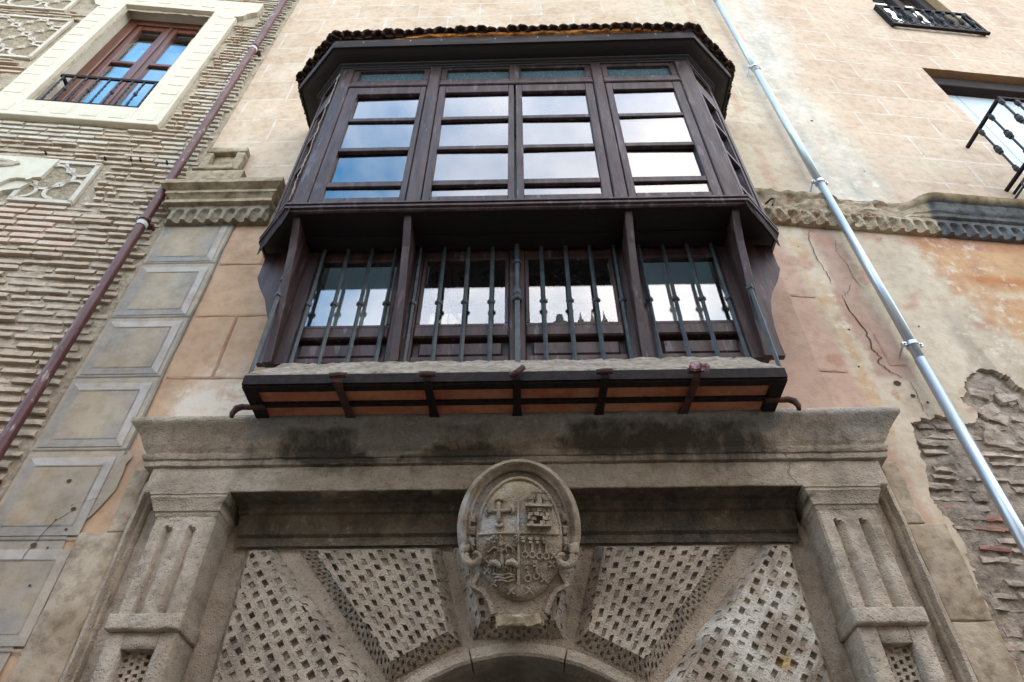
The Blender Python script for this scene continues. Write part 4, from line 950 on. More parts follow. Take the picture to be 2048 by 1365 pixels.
for i in range(n):                                     # intrados
    for dj in range(4):
        (xa, za), (xb, zb) = arc(AR, -90 + 180 * i / n), arc(AR, -90 + 180 * (i + 1) / n); d0, d1 = -.62 + .13 * dj, -.62 + .13 * (dj + 1)
        m.add([(xa, -d0, za), (xb, -d0, zb), (xb, -d1, zb), (xa, -d1, za)], [(0, 1, 2, 3)])
for sx in (-1, 1): m.add([(PX + sx * AR, .62, 0), (PX + sx * AR, .10, 0), (PX + sx * AR, .10, AZ), (PX + sx * AR, .62, AZ)], [(0, 1, 2, 3)])
m.build('arch_wall', M['stone'], portal, paint=stone_paint)
m = MB(); m.box(PX - AR - .1, PX + AR + .1, -.70, -.63, 0, AZ + AR + .1); m.build('door', M['door'], portal)
# arch ring edge: raised archivolt blocks between the stones and the opening
for a0, a1 in ((-90, -67), (-67, -41), (-41, -15), (-15, 15), (15, 41), (41, 67), (67, 90)):
    m = MB(); vs = []; nn = 10
    for i in range(nn + 1):
        a = a0 + .25 + (a1 - a0 - .5) * i / nn
        for R, d in ((AR - .02, DV - .2), (AR - .025, DV + .028), (AR - .01, DV + .042), (AR + .045, DV + .04), (AR + .06, DV)):
            x, z = arc(R + .006 * fbm(a * .3, R * 9, 2.0), a); vs.append((x, -d - .004 * fbm(x * 9, z * 9, 3.0), z))
    m.add(vs, [(5 * i + k, 5 * i + 5 + k, 5 * i + 6 + k, 5 * i + 1 + k) for i in range(nn) for k in range(4)] + [tuple(range(5)), tuple(5 * nn + k for k in range(5))])
    m.build('archivolt_block', M['stone'], portal, auto=40, paint=stone_paint)

# pitted voussoirs --------------------------------------------------
def clip_poly(poly, conv):
    out = list(poly)
    n = len(conv)
    for i in range(n):
        a, b = conv[i], conv[(i + 1) % n]; inp = out; out = []
        if not inp: break
        def side(p): return (b[0] - a[0]) * (p[1] - a[1]) - (b[1] - a[1]) * (p[0] - a[0])
        for j in range(len(inp)):
            p, q = inp[j], inp[(j + 1) % len(inp)]; sp, sq = side(p), side(q)
            if sp >= 0: out.append(p)
            if sp * sq < 0:
                t = sp / (sp - sq); out.append((p[0] + (q[0] - p[0]) * t, p[1] + (q[1] - p[1]) * t))
    return out
def area(p): return .5 * sum(p[i][0] * p[(i + 1) % len(p)][1] - p[(i + 1) % len(p)][0] * p[i][1] for i in range(len(p)))
def pitted(m, conv, T, du, dv, rg, rib=(.255, .19), depth=.028, fillp=.92, P3=None):
    """net of sunk pits over a convex outline; T maps lattice (u,v) to the plane, P3 maps plane point + sink to 3-D"""
    if area(conv) < 0: conv = conv[::-1]
    us = []; 
    Ti = T[1]; T = T[0]
    cu = [Ti(*p) for p in conv]; u0, u1 = min(c[0] for c in cu), max(c[0] for c in cu); v0, v1 = min(c[1] for c in cu), max(c[1] for c in cu)
    for i in range(int(math.floor(u0 / du)) - 2, int(math.ceil(u1 / du)) + 2):
        for j in range(int(math.floor(v0 / dv)) - 2, int(math.ceil(v1 / dv)) + 2):
            uo = i * du; vo = (j + (.5 if i % 2 else 0)) * dv
            q = [(uo, vo), (uo + du, vo), (uo + du, vo + dv), (uo, vo + dv)]
            ru = rib[0] * du * rg.uniform(.8, 1.2); rv = rib[1] * dv * rg.uniform(.7, 1.5); ru2 = rib[0] * du * rg.uniform(.8, 1.2); rv2 = rib[1] * dv * rg.uniform(.7, 1.5)
            jt = lambda: rg.uniform(-.045, .045) * du
            ins = [(uo + ru + jt(), vo + rv + jt()), (uo + du - ru2 + jt(), vo + rv + jt()), (uo + du - ru2 + jt(), vo + dv - rv2 + jt()), (uo + ru + jt(), vo + dv - rv2 + jt())]
            q2 = [T(*p) for p in q]; i2 = [T(*p) for p in ins]
            if area(q2) < 0: q2 = q2[::-1]; i2 = i2[::-1]
            filled = rg.random() < (fillp if i % 2 == 0 else .06)
            dep = rg.uniform(.004, .015) if filled else depth * rg.uniform(.8, 1.2)
            for k in range(4):
                f = clip_poly([q2[k], q2[(k + 1) % 4], i2[(k + 1) % 4], i2[k]], conv)
                if len(f) > 2 and abs(area(f)) > 1e-6: m.add([P3(p, 0) for p in f], [tuple(range(len(f)))])
            f = clip_poly(i2, conv)
            if len(f) > 2 and abs(area(f)) > 1e-6:
                c0 = (sum(p[0] for p in f) / len(f), sum(p[1] for p in f) / len(f))
                fl = [(c0[0] + (p[0] - c0[0]) * .86, c0[1] + (p[1] - c0[1]) * .86) for p in f]
                nf = len(f); m.add([P3(p, 0) for p in f] + [P3(p, dep * rg.uniform(.75, 1.25) + (rg.uniform(-.004, .006) if filled else 0)) for p in fl], [tuple(range(nf, 2 * nf))] + [(k, (k + 1) % nf, nf + (k + 1) % nf, nf + k) for k in range(nf)])
def lattice(ox, oz):
    return (lambda u, v: (ox + u, oz + v), lambda x, z: (x - ox, z - oz))
def slant(ang):
    c, s_ = math.cos(R_(ang)), math.sin(R_(ang)); ox, oz = PX, 3.3
    return (lambda u, v: (ox + u * c - v * s_, oz + u * s_ + v * c), lambda x, z: ((x - ox) * c + (z - oz) * s_, -(x - ox) * s_ + (z - oz) * c))
def fan(a0, a1, w):
    """columns that fan out between two joint angles: u in metres across at the top, v = height"""
    t0, t1 = math.tan(R_(a0)), math.tan(R_(a1)); H = 1.7
    def T(u, v):
        k = u / (w * H); return (PX + (v - AZ) * t0 * .9 - .02 + (v - AZ + .5) / (H + .5) * u, v)
    def Ti(x, z): return ((x - PX - (z - AZ) * t0 * .9 + .02) * (H + .5) / (z - AZ + .5), z)
    return (T, Ti)
def vous_paint(pale):
    def f(x, d, z):
        n = fbm(x * 2.5, z * 2.5, 4.0); c = mixc(A(205, 188, 166), A(180, 162, 142), 0.5 + n)
        c = mixc(c, A(140, 132, 122), sm(0.1, 0.6, fbm(x * 6, z * 4, 9.0)) * 0.55)
        if DFACE - .018 < d < DFACE - .0045: c = mixc(c, A(132, 115, 95), .6)
        elif DFACE - .045 < d < DFACE - .022: c = mixc(c, A(178, 172, 164), .45)
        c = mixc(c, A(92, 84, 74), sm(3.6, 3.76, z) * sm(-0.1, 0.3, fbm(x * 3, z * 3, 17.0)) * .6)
        if pale:
            k = sm(0.0, 0.25, fbm(x * 4, z * 4, 31.0) * .9 + .2 * fbm(x * 14, z * 14, 3.0) + 0.44 - 1.5 * math.hypot(x - 1.40, (z - 3.02) * .85)); c = mixc(c, A(236, 228, 214), k * .8)
            k2 = sm(.07, .03, math.hypot(x - 1.52, (z - 2.97) * 1.2)); c = mixc(c, A(206, 170, 110), k2)
        return (*c, 1, .12 + .12 * sm(3.5, 3.75, z) - (.2 * k if pale else 0))
    return f
GAP = 0.035; CH = 0.068
def inset_poly(poly, ins):
    """poly ccw, inset each edge by its own amount"""
    n = len(poly); L_ = []
    for i in range(n):
        a, b = poly[i], poly[(i + 1) % n]; t = Vector((b[0] - a[0], b[1] - a[1])).normalized(); nn_ = Vector((-t.y, t.x)); L_.append((Vector(a) + nn_ * ins[i], t))
    out = []
    for i in range(n):
        (p, t), (q, w) = L_[i - 1], L_[i]; den = t.x * w.y - t.y * w.x
        k = ((q.x - p.x) * w.y - (q.y - p.y) * w.x) / den; o = p + t * k; out.append((o.x, o.y))
    return out
RO = AR + .085
def voussoir(name, outline, ang, pale, seed, du=.070, dv=.074):
    rg = random.Random(seed)
    if area(outline) < 0: outline = outline[::-1]
    face = inset_poly(outline, [CH] * len(outline)); m = MB()
    cx = sum(p[0] for p in face) / len(face); cz = sum(p[1] for p in face) / len(face)
    P3f = lambda p, s_: (p[0], -(DFACE - s_ + .004 * fbm(p[0] * 6, p[1] * 6, seed)), p[1])
    pitted(m, face, fan(ang, 0, 1) if abs(ang) < 39 else slant(-ang * .86), du, dv, rg, P3=P3f)
    n = len(outline)
    for i in range(n):                                 # chamfers down to the ground, with small pits
        a, b = outline[i], outline[(i + 1) % n]; fa, fb = face[i], face[(i + 1) % n]
        Lr = math.hypot(b[0] - a[0], b[1] - a[1])
        def P3c(p, s_, a=a, b=b, fa=fa, fb=fb, Lr=Lr):
            t = p[0] / Lr; w = p[1]
            q = (a[0] + (b[0] - a[0]) * t, a[1] + (b[1] - a[1]) * t); r_ = (fa[0] + (fb[0] - fa[0]) * t, fa[1] + (fb[1] - fa[1]) * t)
            x = q[0] + (r_[0] - q[0]) * w; z = q[1] + (r_[1] - q[1]) * w; d = DV + (DFACE - DV) * w
            return (x + (cx - x) * s_ * .5, -(d - s_ * .75), z + (cz - z) * s_ * .5)
        conv = [(0, 0), (Lr, 0), (Lr, 1), (0, 1)]
        down = b[0] - a[0] > .6 * Lr                   # lower chamfers carry a dense net of deep holes
        if down: pitted(m, conv, (lambda u, v: (u, v), lambda x, z: (x, z)), .036, .46, rg, rib=(.24, .22), depth=.022, fillp=.15, P3=P3c)
        else: pitted(m, conv, (lambda u, v: (u, v), lambda x, z: (x, z)), .070, .80, rg, rib=(.30, .28), depth=.016, fillp=.45, P3=P3c)
    return m.build(name, M['stone'], portal, paint=vous_paint(pale))
ZT_ = 3.735
def vpoly(a0, a1, xlim=None):
    """outline of a stone between two joint angles (degrees from vertical, + right)"""
    g0 = math.degrees(GAP / 1.4); pts = []
    for i in range(5): pts.append(arc(RO, a0 + g0 + (a1 - a0 - 2 * g0) * i / 4))
    return pts
def top_at(a): return (PX + (ZT_ - AZ) * math.tan(R_(a)), ZT_)
g0 = 1.5
def quadv(a0, a1):
    p0, p1 = arc(RO / math.cos(R_((a1 - a0) / 2 - g0)) * .992, a0 + g0), arc(RO / math.cos(R_((a1 - a0) / 2 - g0)) * .992, a1 - g0)
    return [p0, p1, top_at(a1 - g0 * .75), top_at(a0 + g0 * .75)]
voussoir('keystone', quadv(-15, 15), -8, False, 3)
voussoir('voussoir', quadv(-41, -15), -38, False, 5)
voussoir('voussoir', quadv(15, 41), 21, False, 8)
def outer(sg):
    a0, a1 = 41 + g0, 67 - g0
    pts = [arc(RO * 1.02, a0), top_at(a0 * 1.0), (PX + 1.76, ZT_), (PX + 1.76, AZ + 1.76 / math.tan(R_(a1))), arc(RO * 1.02, a1)]
    if sg < 0: pts = [(2 * PX - x, z) for x, z in pts]
    return pts
voussoir('voussoir', outer(-1), -42, False, 11, .070, .074)
voussoir('voussoir', outer(1), 42, True, 14, .070, .074)
for sg in (-1, 1):
    q = [arc(RO * 1.02, 67 + g0), (PX + 1.76, AZ + 1.76 / math.tan(R_(67 + g0))), (PX + 1.76, AZ - .02), (PX + RO, AZ - .02)]
    if sg < 0: q = [(2 * PX - x, z) for x, z in q]
    voussoir('voussoir', q, 60 * sg, False, 20 + sg, .10, .075)
    for k in range(3):
        z1 = AZ - .06 - k * .64; q = [(PX + sg * RO, z1 - .6), (PX + sg * 1.76, z1 - .6), (PX + sg * 1.76, z1), (PX + sg * RO, z1)]
        m = rbox(min(q[0][0], q[1][0]), max(q[0][0], q[1][0]), DV - .02, DFACE, z1 - .6, z1, .1, .02, .006); m.build('jamb_block', M['stone'], portal, smooth=True, paint=stone_paint)

# pilasters
def shaft_fn(xa, xb, dd):
    fl = [(xa + .085, .060), (xa + .235, .060)]
    def f(x, z):
        d = dd + .005 * fbm(x * 7, z * 7, 2.0) + .003 * fbm(x * 20, z * 20, 1.0)
        e = min(x - xa, xb - x); d -= .014 * max(0, 1 - e / .012)
        for c0, w in fl:
            t = (x - c0) / w
            if 0 < t < 1 and z < 3.775 - .03 * t:
                d -= .042 * (min(1, t / .15) if t < .3 else (1 - t) / .7)
        return d
    return f
for (xa, xb) in ((-2.262, -1.875), (1.925, 2.292)):
    pl = empty('pilaster', Matrix.Translation(((xa + xb) / 2, -.1, 0)), parent=portal)
    hfield(xa, xb, 3.20, 3.845, shaft_fn(xa, xb, .15), .013, DV).build('shaft', M['stone'], pl, paint=stone_paint)
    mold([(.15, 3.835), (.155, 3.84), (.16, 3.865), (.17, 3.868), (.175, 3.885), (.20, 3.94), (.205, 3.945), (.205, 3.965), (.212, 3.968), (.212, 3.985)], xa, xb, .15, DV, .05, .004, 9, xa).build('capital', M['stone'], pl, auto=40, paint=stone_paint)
    rbox(xa - .02, xb + .02, DV, .19, 3.112, 3.205, .03, .012, .006, 12, xa).build('impost_block', M['stone'], pl, smooth=True, paint=stone_paint)
    # pedestal with a sunk pitted panel
    px0, px1 = xa + .10, xb - .095
    for bx in ((xa, px0, DV, .15, 0, 3.112), (px1, xb, DV, .15, 0, 3.112), (px0, px1, DV, .149, 3.02, 3.112), (px0, px1, DV, .148, 0, 2.2)):
        rbox(*bx, step=.07, r=.006, amp=.004, fr=8, seed=bx[0]).build('pedestal_block', M['stone'], pl, smooth=True, paint=stone_paint)
    m = MB(); conv = [(px0, 2.2), (px1, 2.2), (px1, 3.02), (px0, 3.02)]
    pitted(m, conv, lattice(px0, 2.2), .040, .040, random.Random(4), rib=(.2, .2), depth=.03, fillp=.15, P3=lambda p, s_: (p[0], -(.085 - s_), p[1])); m.build('pitted_panel', M['stone'], pl, paint=stone_paint)

for (a, b) in ((-2.44, -2.255), (2.285, 2.45)):
    rbox(a, b, DV - .02, -.03, 0, 3.99, .06, .006, .006, 8, a).build('recess_strip', M['stone'], portal, smooth=True, paint=stone_paint)
# entablature: soffit mouldings, frieze and crown
XL, XR = -2.385, 2.415
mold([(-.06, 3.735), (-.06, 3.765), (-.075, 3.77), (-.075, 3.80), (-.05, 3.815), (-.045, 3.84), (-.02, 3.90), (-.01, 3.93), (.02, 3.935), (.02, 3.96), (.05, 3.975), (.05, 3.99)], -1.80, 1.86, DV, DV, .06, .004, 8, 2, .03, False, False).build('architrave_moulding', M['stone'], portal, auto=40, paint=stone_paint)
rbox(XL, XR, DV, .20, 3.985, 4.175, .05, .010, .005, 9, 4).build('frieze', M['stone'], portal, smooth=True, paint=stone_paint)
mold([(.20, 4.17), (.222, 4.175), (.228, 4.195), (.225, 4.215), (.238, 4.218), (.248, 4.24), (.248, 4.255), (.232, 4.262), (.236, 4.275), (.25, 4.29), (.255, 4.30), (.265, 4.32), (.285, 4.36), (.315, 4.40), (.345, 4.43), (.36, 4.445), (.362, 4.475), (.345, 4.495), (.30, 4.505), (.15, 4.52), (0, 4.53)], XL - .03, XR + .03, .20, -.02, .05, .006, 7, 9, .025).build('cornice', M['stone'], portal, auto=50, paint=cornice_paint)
crack([(1.80, 4.36), (1.82, 4.28), (1.79, 4.22), (1.83, 4.16)], .005, Matrix.Translation((0, -.225, 0)), portal)
crack([(1.83, 4.16), (1.80, 4.08), (1.84, 3.99)], .006, Matrix.Translation((0, -.20, 0)), portal)

# outer stone border strips with a bead on the inner edge
def border_paint(x, d, z):
    n = fbm(x * 2.5, z * 2.5, 8.0); c = mixc(A(204, 186, 162), A(186, 167, 143), .5 + n)
    return (*mixc(c, A(150, 136, 116), sm(.15, .6, fbm(x * 5, z * 5, 2.0)) * .4), 1, .12)
for sg, (xo, xi, ztop) in ((-1, (-2.79, -2.50, 3.80)), (1, (2.765, 2.515, 3.80))):
    x0, x1 = min(xo, xi), max(xo, xi); zz_ = [0, 1.1, 2.05, 2.86 if sg < 0 else 3.18, ztop]
    for a, b in zip(zz_, zz_[1:]):
        rbox(x0, x1, -.03, .034, a + .002, b - .002, .05, .008, .007, 8, a + x0).build('border_block', M['sand'], portal, smooth=True, paint=border_paint)
    xn = (xi - .12, xi) if sg < 0 else (xi, xi + .12)
    rbox(xn[0], xn[1], -.03, .030, ztop + .002, 4.28, .04, .01, .008, 8, 3).build('border_block', M['sand'], portal, smooth=True, paint=border_paint)
    e = [(xi, -.10), (xi, .036), (xi - sg * .012, .048), (xi - sg * .03, .048), (xi - sg * .04, .03), (xi - sg * .045, .012), (xi - sg * .06, .005), (xi - sg * .07, -.02), (xi - sg * .075, -.10)]
    for a, b in ((0, 1.6), (1.6, 2.95), (2.95, 4.17)):
        m = MB(); nz_ = max(2, int((b - a) / .08)); vs = []
        for j in range(nz_ + 1):
            z = a + (b - a) * j / nz_
            for x, d in e: vs.append((x + .006 * fbm(z * 5, x * 7, 1.0), -d - .006 * fbm(z * 6, d * 30, 2.0), z))
        ne = len(e); m.add(vs, [(j * ne + k, j * ne + k + 1, (j + 1) * ne + k + 1, (j + 1) * ne + k) for j in range(nz_) for k in range(ne - 1)])
        m.build('border_bead', M['stone'], portal, auto=45, paint=stone_paint)

# ------------------------------------------------------------------ coat of arms
_v = Vector((0, -.26, .90)).normalized(); _w = Vector((0, -.90, -.26)).normalized()
FC = Matrix(((1, 0, 0, .055), (0, -_w.y, _v.y, -.21), (0, -_w.z, _v.z, 3.63), (0, 0, 0, 1)))   # local x right, -y outward, z up the shield
coa = empty('coat_of_arms', FC, 'carved stone oval coat of arms with cross, castle, tree and keys over the arch', 'coat of arms')
def coa_paint(x, d, z):
    n = fbm(x * 6, z * 6, d * 6); c = mixc(A(196, 178, 154), A(168, 150, 128), .5 + n)
    c = mixc(c, A(92, 80, 66), sm(.0, .5, fbm(x * 9, z * 9, 4.0)) * .45)
    k = sm(.02, .25, fbm(x * 7, z * 7, 11.0) + .35 - 3 * math.hypot((x + .21) * .9, (z - .045) * .9)); c = mixc(c, A(206, 202, 196), k * .9)
    if z > .22 and d > 0: c = mixc(c, A(196, 176, 142), sm(-.1, .4, fbm(x * 5, z * 5, 2.0)) * .6)
    if x < -.32: c = mixc(c, A(196, 190, 182), .6 * sm(-.1, .3, fbm(x * 9, z * 9, 3.0) + .2))
    return c
def dome(x, z): return .045 + .07 * max(0, 1 - (x / .30) ** 2 - ((z + .0) / .42) ** 2)
# backing and strapwork
back = [(0, .46), (.13, .43), (.25, .35), (.33, .22), (.36, .06), (.33, -.09), (.27, -.16), (.215, -.20), (.262, -.278), (.20, -.31), (.165, -.36), (.14, -.42), (.13, -.48), (-.137, -.48), (-.15, -.42), (-.17, -.36), (-.20, -.32), (-.288, -.28), (-.245, -.19), (-.28, -.15), (-.345, -.08), (-.37, .06), (-.34, .22), (-.25, .36), (-.13, .44)]
m = MB(); m.prism(back, -.16, .03, 'y'); m.build('backing', M['stone'], coa, FC, paint=coa_paint)
m = MB(); nr, na = 12, 48; vs = [(0, -dome(0, 0), 0)]
for i in range(1, nr + 1):
    for k in range(na):
        a = 2 * math.pi * k / na; t = i / nr; x, z = .243 * t * math.cos(a), .35 * t * math.sin(a) - .003; vs.append((x, -dome(x, z) - .004 * fbm(x * 20, z * 20), z))
fs = [(0, 1 + k, 1 + (k + 1) % na) for k in range(na)] + [(1 + (i - 1) * na + k, 1 + i * na + k, 1 + i * na + (k + 1) % na, 1 + (i - 1) * na + (k + 1) % na) for i in range(1, nr) for k in range(na)]
b0 = len(vs); vs += [(vs[1 + (nr - 1) * na + k][0], .0, vs[1 + (nr - 1) * na + k][2]) for k in range(na)]
fs += [(1 + (nr - 1) * na + k, b0 + k, b0 + (k + 1) % na, 1 + (nr - 1) * na + (k + 1) % na) for k in range(na)]
m.add(vs, fs); sh = m.build('shield', M['stone'], coa, FC, smooth=True, paint=coa_paint)
m = MB(); m.tube([(.247 * math.cos(t), -.058 - .012 * math.sin(t * 1), .352 * math.sin(t)) for t in np.linspace(0, 2 * math.pi, 49)], .012, 6, cap=False); m.build('shield_edge', M['stone'], coa, FC, smooth=True, paint=coa_paint)
# rim: broad rolled band over the top, ending in volutes
rim = []
for t in np.linspace(R_(205), R_(-25), 56):
    rim.append((.335 * math.cos(t) - .002, .385 * math.sin(t) + .065))
vs = []; nb = 9
for i, (x, z) in enumerate(rim):
    tt = i / (len(rim) - 1); cx_, cz_ = Vector((x, z - .03)).normalized()
    for k in range(nb):
        u = k / (nb - 1); r_ = -.045 + .085 * u; dd = .03 + .075 * math.sin(math.pi * min(1, .12 + .88 * u)) * (.7 + .3 * math.sin(math.pi * tt)) - (.03 if .15 < u < .4 else 0)
        vs.append((x + cx_ * r_, -dd - .004 * fbm(x * 12, z * 12, k), z + cz_ * r_))
m = MB(); m.add(vs, [(i * nb + k, i * nb + k + 1, (i + 1) * nb + k + 1, (i + 1) * nb + k) for i in range(len(rim) - 1) for k in range(nb - 1)] + [tuple(range(nb)), tuple((len(rim) - 1) * nb + k for k in range(nb))]); m.build('rim', M['stone'], coa, FC, smooth=True, paint=coa_paint)
for sx, cx_, cz_ in ((-1, -.262, -.118), (1, .258, -.132)):
    P = [(cx_ + sx * (.062 - .0105 * t) * math.cos(t * 1.0 - .3), -.075 - .008 * t, cz_ + (.062 - .0105 * t) * -math.sin(t * 1.0 - .3)) for t in np.arange(0, 5.2, .3)]
    m = MB(); m.tube(P, .024, 7, radii=[.028 - .003 * (i * .3) for i in range(len(P))]); m.tube([(sx * .318, -.07, -.05), (sx * .325, -.075, -.10), P[0]], .03, 7); m.build('volute', M['stone'], coa, FC, smooth=True, paint=coa_paint)
for sx in (-1, 1):
    for z in (.11, .035, -.03):
        m = MB(); m.bbox(min(sx * .262, sx * .305), max(sx * .262, sx * .305), .02, .062, z - .026, z + .026, .008); m.build('rim_tooth', M['stone'], coa, FC, paint=coa_paint)
m = rbox(-.135, .128, -.10, .045, -.495, -.43, .02, .012, .016, 20, 3); m.build('broken_base', M['sand'], coa, FC, smooth=False, paint=lambda x, d, z: mixc(A(196, 180, 152), A(170, 152, 124), .5 + fbm(x * 12, z * 12)))
for sx in (-1, 1):
    m = MB(); m.ribbon([(sx * .24, -.20), (sx * .275, -.277), (sx * .21, -.305), (sx * .175, -.36), (sx * .15, -.43)], .028, (.0, .055)); m.build('strapwork', M['stone'], coa, FC, paint=coa_paint)
# charges on the shield (raised relief that follows the dome)
def on(x, z, h): return (x, -(dome(x, z) + h * 2.2 + .004), z)
def relief_tube(m, pts, r, n=6): m.tube([on(x, z, r * .3) for x, z in pts], r, n)
def relief_box(m, x0, x1, z0, z1, h):
    v = [on(x, z, -.02) for z in (z0, z1) for x in (x0, x1)] + [on(x, z, h) for z in (z0, z1) for x in (x0, x1)]
    m.add(v, [(0, 1, 3, 2), (4, 6, 7, 5), (0, 4, 5, 1), (2, 3, 7, 6), (0, 2, 6, 4), (1, 5, 7, 3)])
m = MB(); relief_tube(m, [(-.245, .008), (-.12, .007), (0, .006), (.12, .005), (.238, .005)], .008); m.build('quarter_line', M['stone'], sh, FC, paint=coa_paint)
m = MB(); relief_tube(m, [(-.003, .20), (-.004, .08), (-.005, -.06), (-.006, -.18), (-.007, -.28)], .008); m.build('quarter_line', M['stone'], sh, FC, paint=coa_paint)
m = MB(); relief_tube(m, [(-.122, .195), (-.121, .14), (-.119, .07)], .013); relief_tube(m, [(-.185, .141), (-.12, .14), (-.05, .14)], .012)
for (x, z, ax) in ((-.122, .205, 1), (-.119, .058, 1), (-.192, .141, 0), (-.043, .14, 0)):
    if ax: relief_tube(m, [(x - .026, z), (x, z + (.012 if z > .1 else -.012)), (x + .026, z)], .010)
    else: relief_tube(m, [(x, z - .026), (x + (.012 if x > -.1 else -.012), z), (x, z + .026)], .010)
m.build('cross', M['stone'], sh, FC, smooth=True, paint=coa_paint)
cs = MB(); relief_box(cs, .048, .190, .034, .046, .030); relief_box(cs, .040, .200, .150, .166, .038); cs = cs.build('castle', M['stone'], sh, FC, paint=coa_paint)
WMc = cs
for j in range(4):
    z0 = .047 + j * .0258
    for k in range(5):
        x0 = .056 + k * .034 - (.017 if j % 2 else 0); x1 = x0 + .030; x0 = max(x0, .052); x1 = min(x1, .184)
        if x1 - x0 < .006 or (j < 2 and abs((x0 + x1) / 2 - .118) < .02): continue
        mm = MB(); relief_box(mm, x0, x1, z0, z0 + .0215, .020 + .003 * ((k * 7 + j * 5) % 3))
        cs.data.materials; o = mm.mesh('castle_bricks'); 
        bmx = bmesh.new(); bmx.from_mesh(cs.data); bmx.from_mesh(o); bmx.to_mesh(cs.data); bmx.free()
put_paint(cs.data, coa_paint) if 'paint' not in cs.data.color_attributes else None
at_ = cs.data.color_attributes['paint']; arr = np.ones((len(cs.data.vertices), 4), dtype=np.float32)
for i, v in enumerate(cs.data.vertices): arr[i, :3] = coa_paint(v.co.x, -v.co.y, v.co.z)
at_.data.foreach_set('color', arr.ravel())
for (xc, zt, w) in ((.075, .222, .021), (.120, .262, .024), (.163, .220, .021)):
    m = MB(); m.lathe([(w * .9, .16), (w * .9, zt - .02), (w * 1.25, zt - .016), (w * 1.25, zt - .006)], xc, dome(xc, .2) + .01, 10)
    for q in (-1, 0, 1): m.box(xc + q * w * .85 - .006, xc + q * w * .85 + .006, dome(xc, .2), dome(xc, .2) + .036, zt - .006, zt + .010)
    m.build('castle_tower', M['stone'], sh, FC, paint=coa_paint)
m = MB(); relief_tube(m, [(-.09, -.21), (-.10, -.15), (-.105, -.09), (-.11, -.03)], .011); relief_tube(m, [(-.105, -.09), (-.15, -.075), (-.18, -.10), (-.20, -.085)], .009); relief_tube(m, [(-.105, -.08), (-.06, -.065), (-.035, -.09), (-.02, -.07)], .009)
tr_ = m.build('tree_trunk', M['stone'], sh, FC, smooth=True, paint=coa_paint)
rg = random.Random(2)
for k in range(34):
    x = rg.uniform(-.205, -.015); z = rg.uniform(-.13, -.01)
    if (x / .243) ** 2 + (z / .35) ** 2 > .8: continue
    a = rg.uniform(0, 3.14); m = MB(); l = .017
    c = Vector(on(x, z, .006)); dv_ = Vector((math.cos(a) * l, 0, math.sin(a) * l)); pv = Vector((-math.sin(a) * l * .45, 0, math.cos(a) * l * .45)); up = Vector((0, -.016, 0))
    m.add([c - dv_, c + pv, c + dv_, c - pv, c + up, c - up * .6], [(0, 1, 4), (1, 2, 4), (2, 3, 4), (3, 0, 4), (1, 0, 5), (2, 1, 5), (3, 2, 5), (0, 3, 5)]); m.build('leaf', M['stone'], tr_, FC, paint=coa_paint)
for xc in (-.143, -.043):
    m = MB(); P = [(xc - .035, -.178), (xc - .02, -.162), (xc, -.160), (xc + .02, -.172), (xc + .032, -.19)]; m.tube([on(x, z, .006) for x, z in P], .02, 7, radii=[.010, .021, .023, .019, .010])
    for q in (-.022, -.006, .014): relief_tube(m, [(xc + q, -.175), (xc + q - .002, -.215)], .0065)
    relief_tube(m, [(xc - .03, -.178), (xc - .045, -.20)], .008); m.build('boar', M['stone'], sh, FC, smooth=True, paint=coa_paint)
m = MB()
for j in range(3): relief_tube(m, [(-.165 + .02 * j + t * .02, -.225 - j * .017 + .006 * math.sin(t * 1.6)) for t in range(8 - j)], .006)
m.build('water_lines', M['stone'], sh, FC, smooth=True, paint=coa_paint)
for (x, z0, z1) in ((.033, -.012, -.105), (.075, -.018, -.105), (.117, -.018, -.112), (.155, -.018, -.112), (.047, -.158, -.235), (.096, -.148, -.222)):
    m = MB(); relief_tube(m, [(x, z0), (x, (z0 + z1) / 2), (x, z1)], .0075)
    relief_tube(m, [(x + .017 * math.cos(t), z1 - .014 + .017 * math.sin(t)) for t in np.linspace(0, 2 * math.pi, 11)], .0055)
    relief_box(m, x - .022, x, z0 - .022, z0 - .006, .012); relief_box(m, x - .018, x, z0 - .040, z0 - .028, .012); m.build('key', M['stone'], sh, FC, paint=coa_paint)
for (x, z) in ((-.19, -.20), (-.15, -.27), (-.05, -.315), (.055, -.31), (.14, -.25), (.19, -.17), (.20, -.12), (-.20, -.14)):
    m = MB(); relief_tube(m, [(x - .018, z - .018), (x + .018, z + .018)], .0065); relief_tube(m, [(x - .018, z + .018), (x + .018, z - .018)], .0065); m.build('saltire', M['stone'], sh, FC, paint=coa_paint)

# ------------------------------------------------------------------ wooden bay window
bay = empty('enclosed_balcony', Matrix.Translation((.05, -.4, 4.45)), 'dark brown wooden bay window with tiled eave above the stone portal', 'bay window')
BXL, BXR = -1.72, 1.775
# slab: iron edge frame, terracotta panels, straps with curled ends, mortar fillet
m = MB()
m.box(BXL, BXR, .685, .70, 4.468, 4.545); m.box(BXL, BXL + .085, .30, .684, 4.455, 4.468); m.box(BXR - .085, BXR, .30, .684, 4.455, 4.468)
m.box(BXL, BXL + .012, .0, .684, 4.469, 4.545); m.box(BXR - .012, BXR, .0, .684, 4.469, 4.545); m.box(BXL + .086, BXR - .086, .63, .684, 4.456, 4.468)
fr = m.build('edge_iron', M['iron_black'], bay)
m = MB(); m.box(BXL + .03, BXR - .03, .475, .512, 4.452, 4.482); m.build('cross_iron', M['iron_black'], bay)
xs = [-1.66, -1.092, -.518, .05, .611, 1.19, 1.70]
for i in range(6):
    for d0, d1 in ((.30, .474), (.513, .629)):
        m = MB(); m.bbox(xs[i] + .02, xs[i + 1] - .02, d0, d1, 4.474, 4.50, .004); m.build('terracotta_panel', M['terra'], bay)
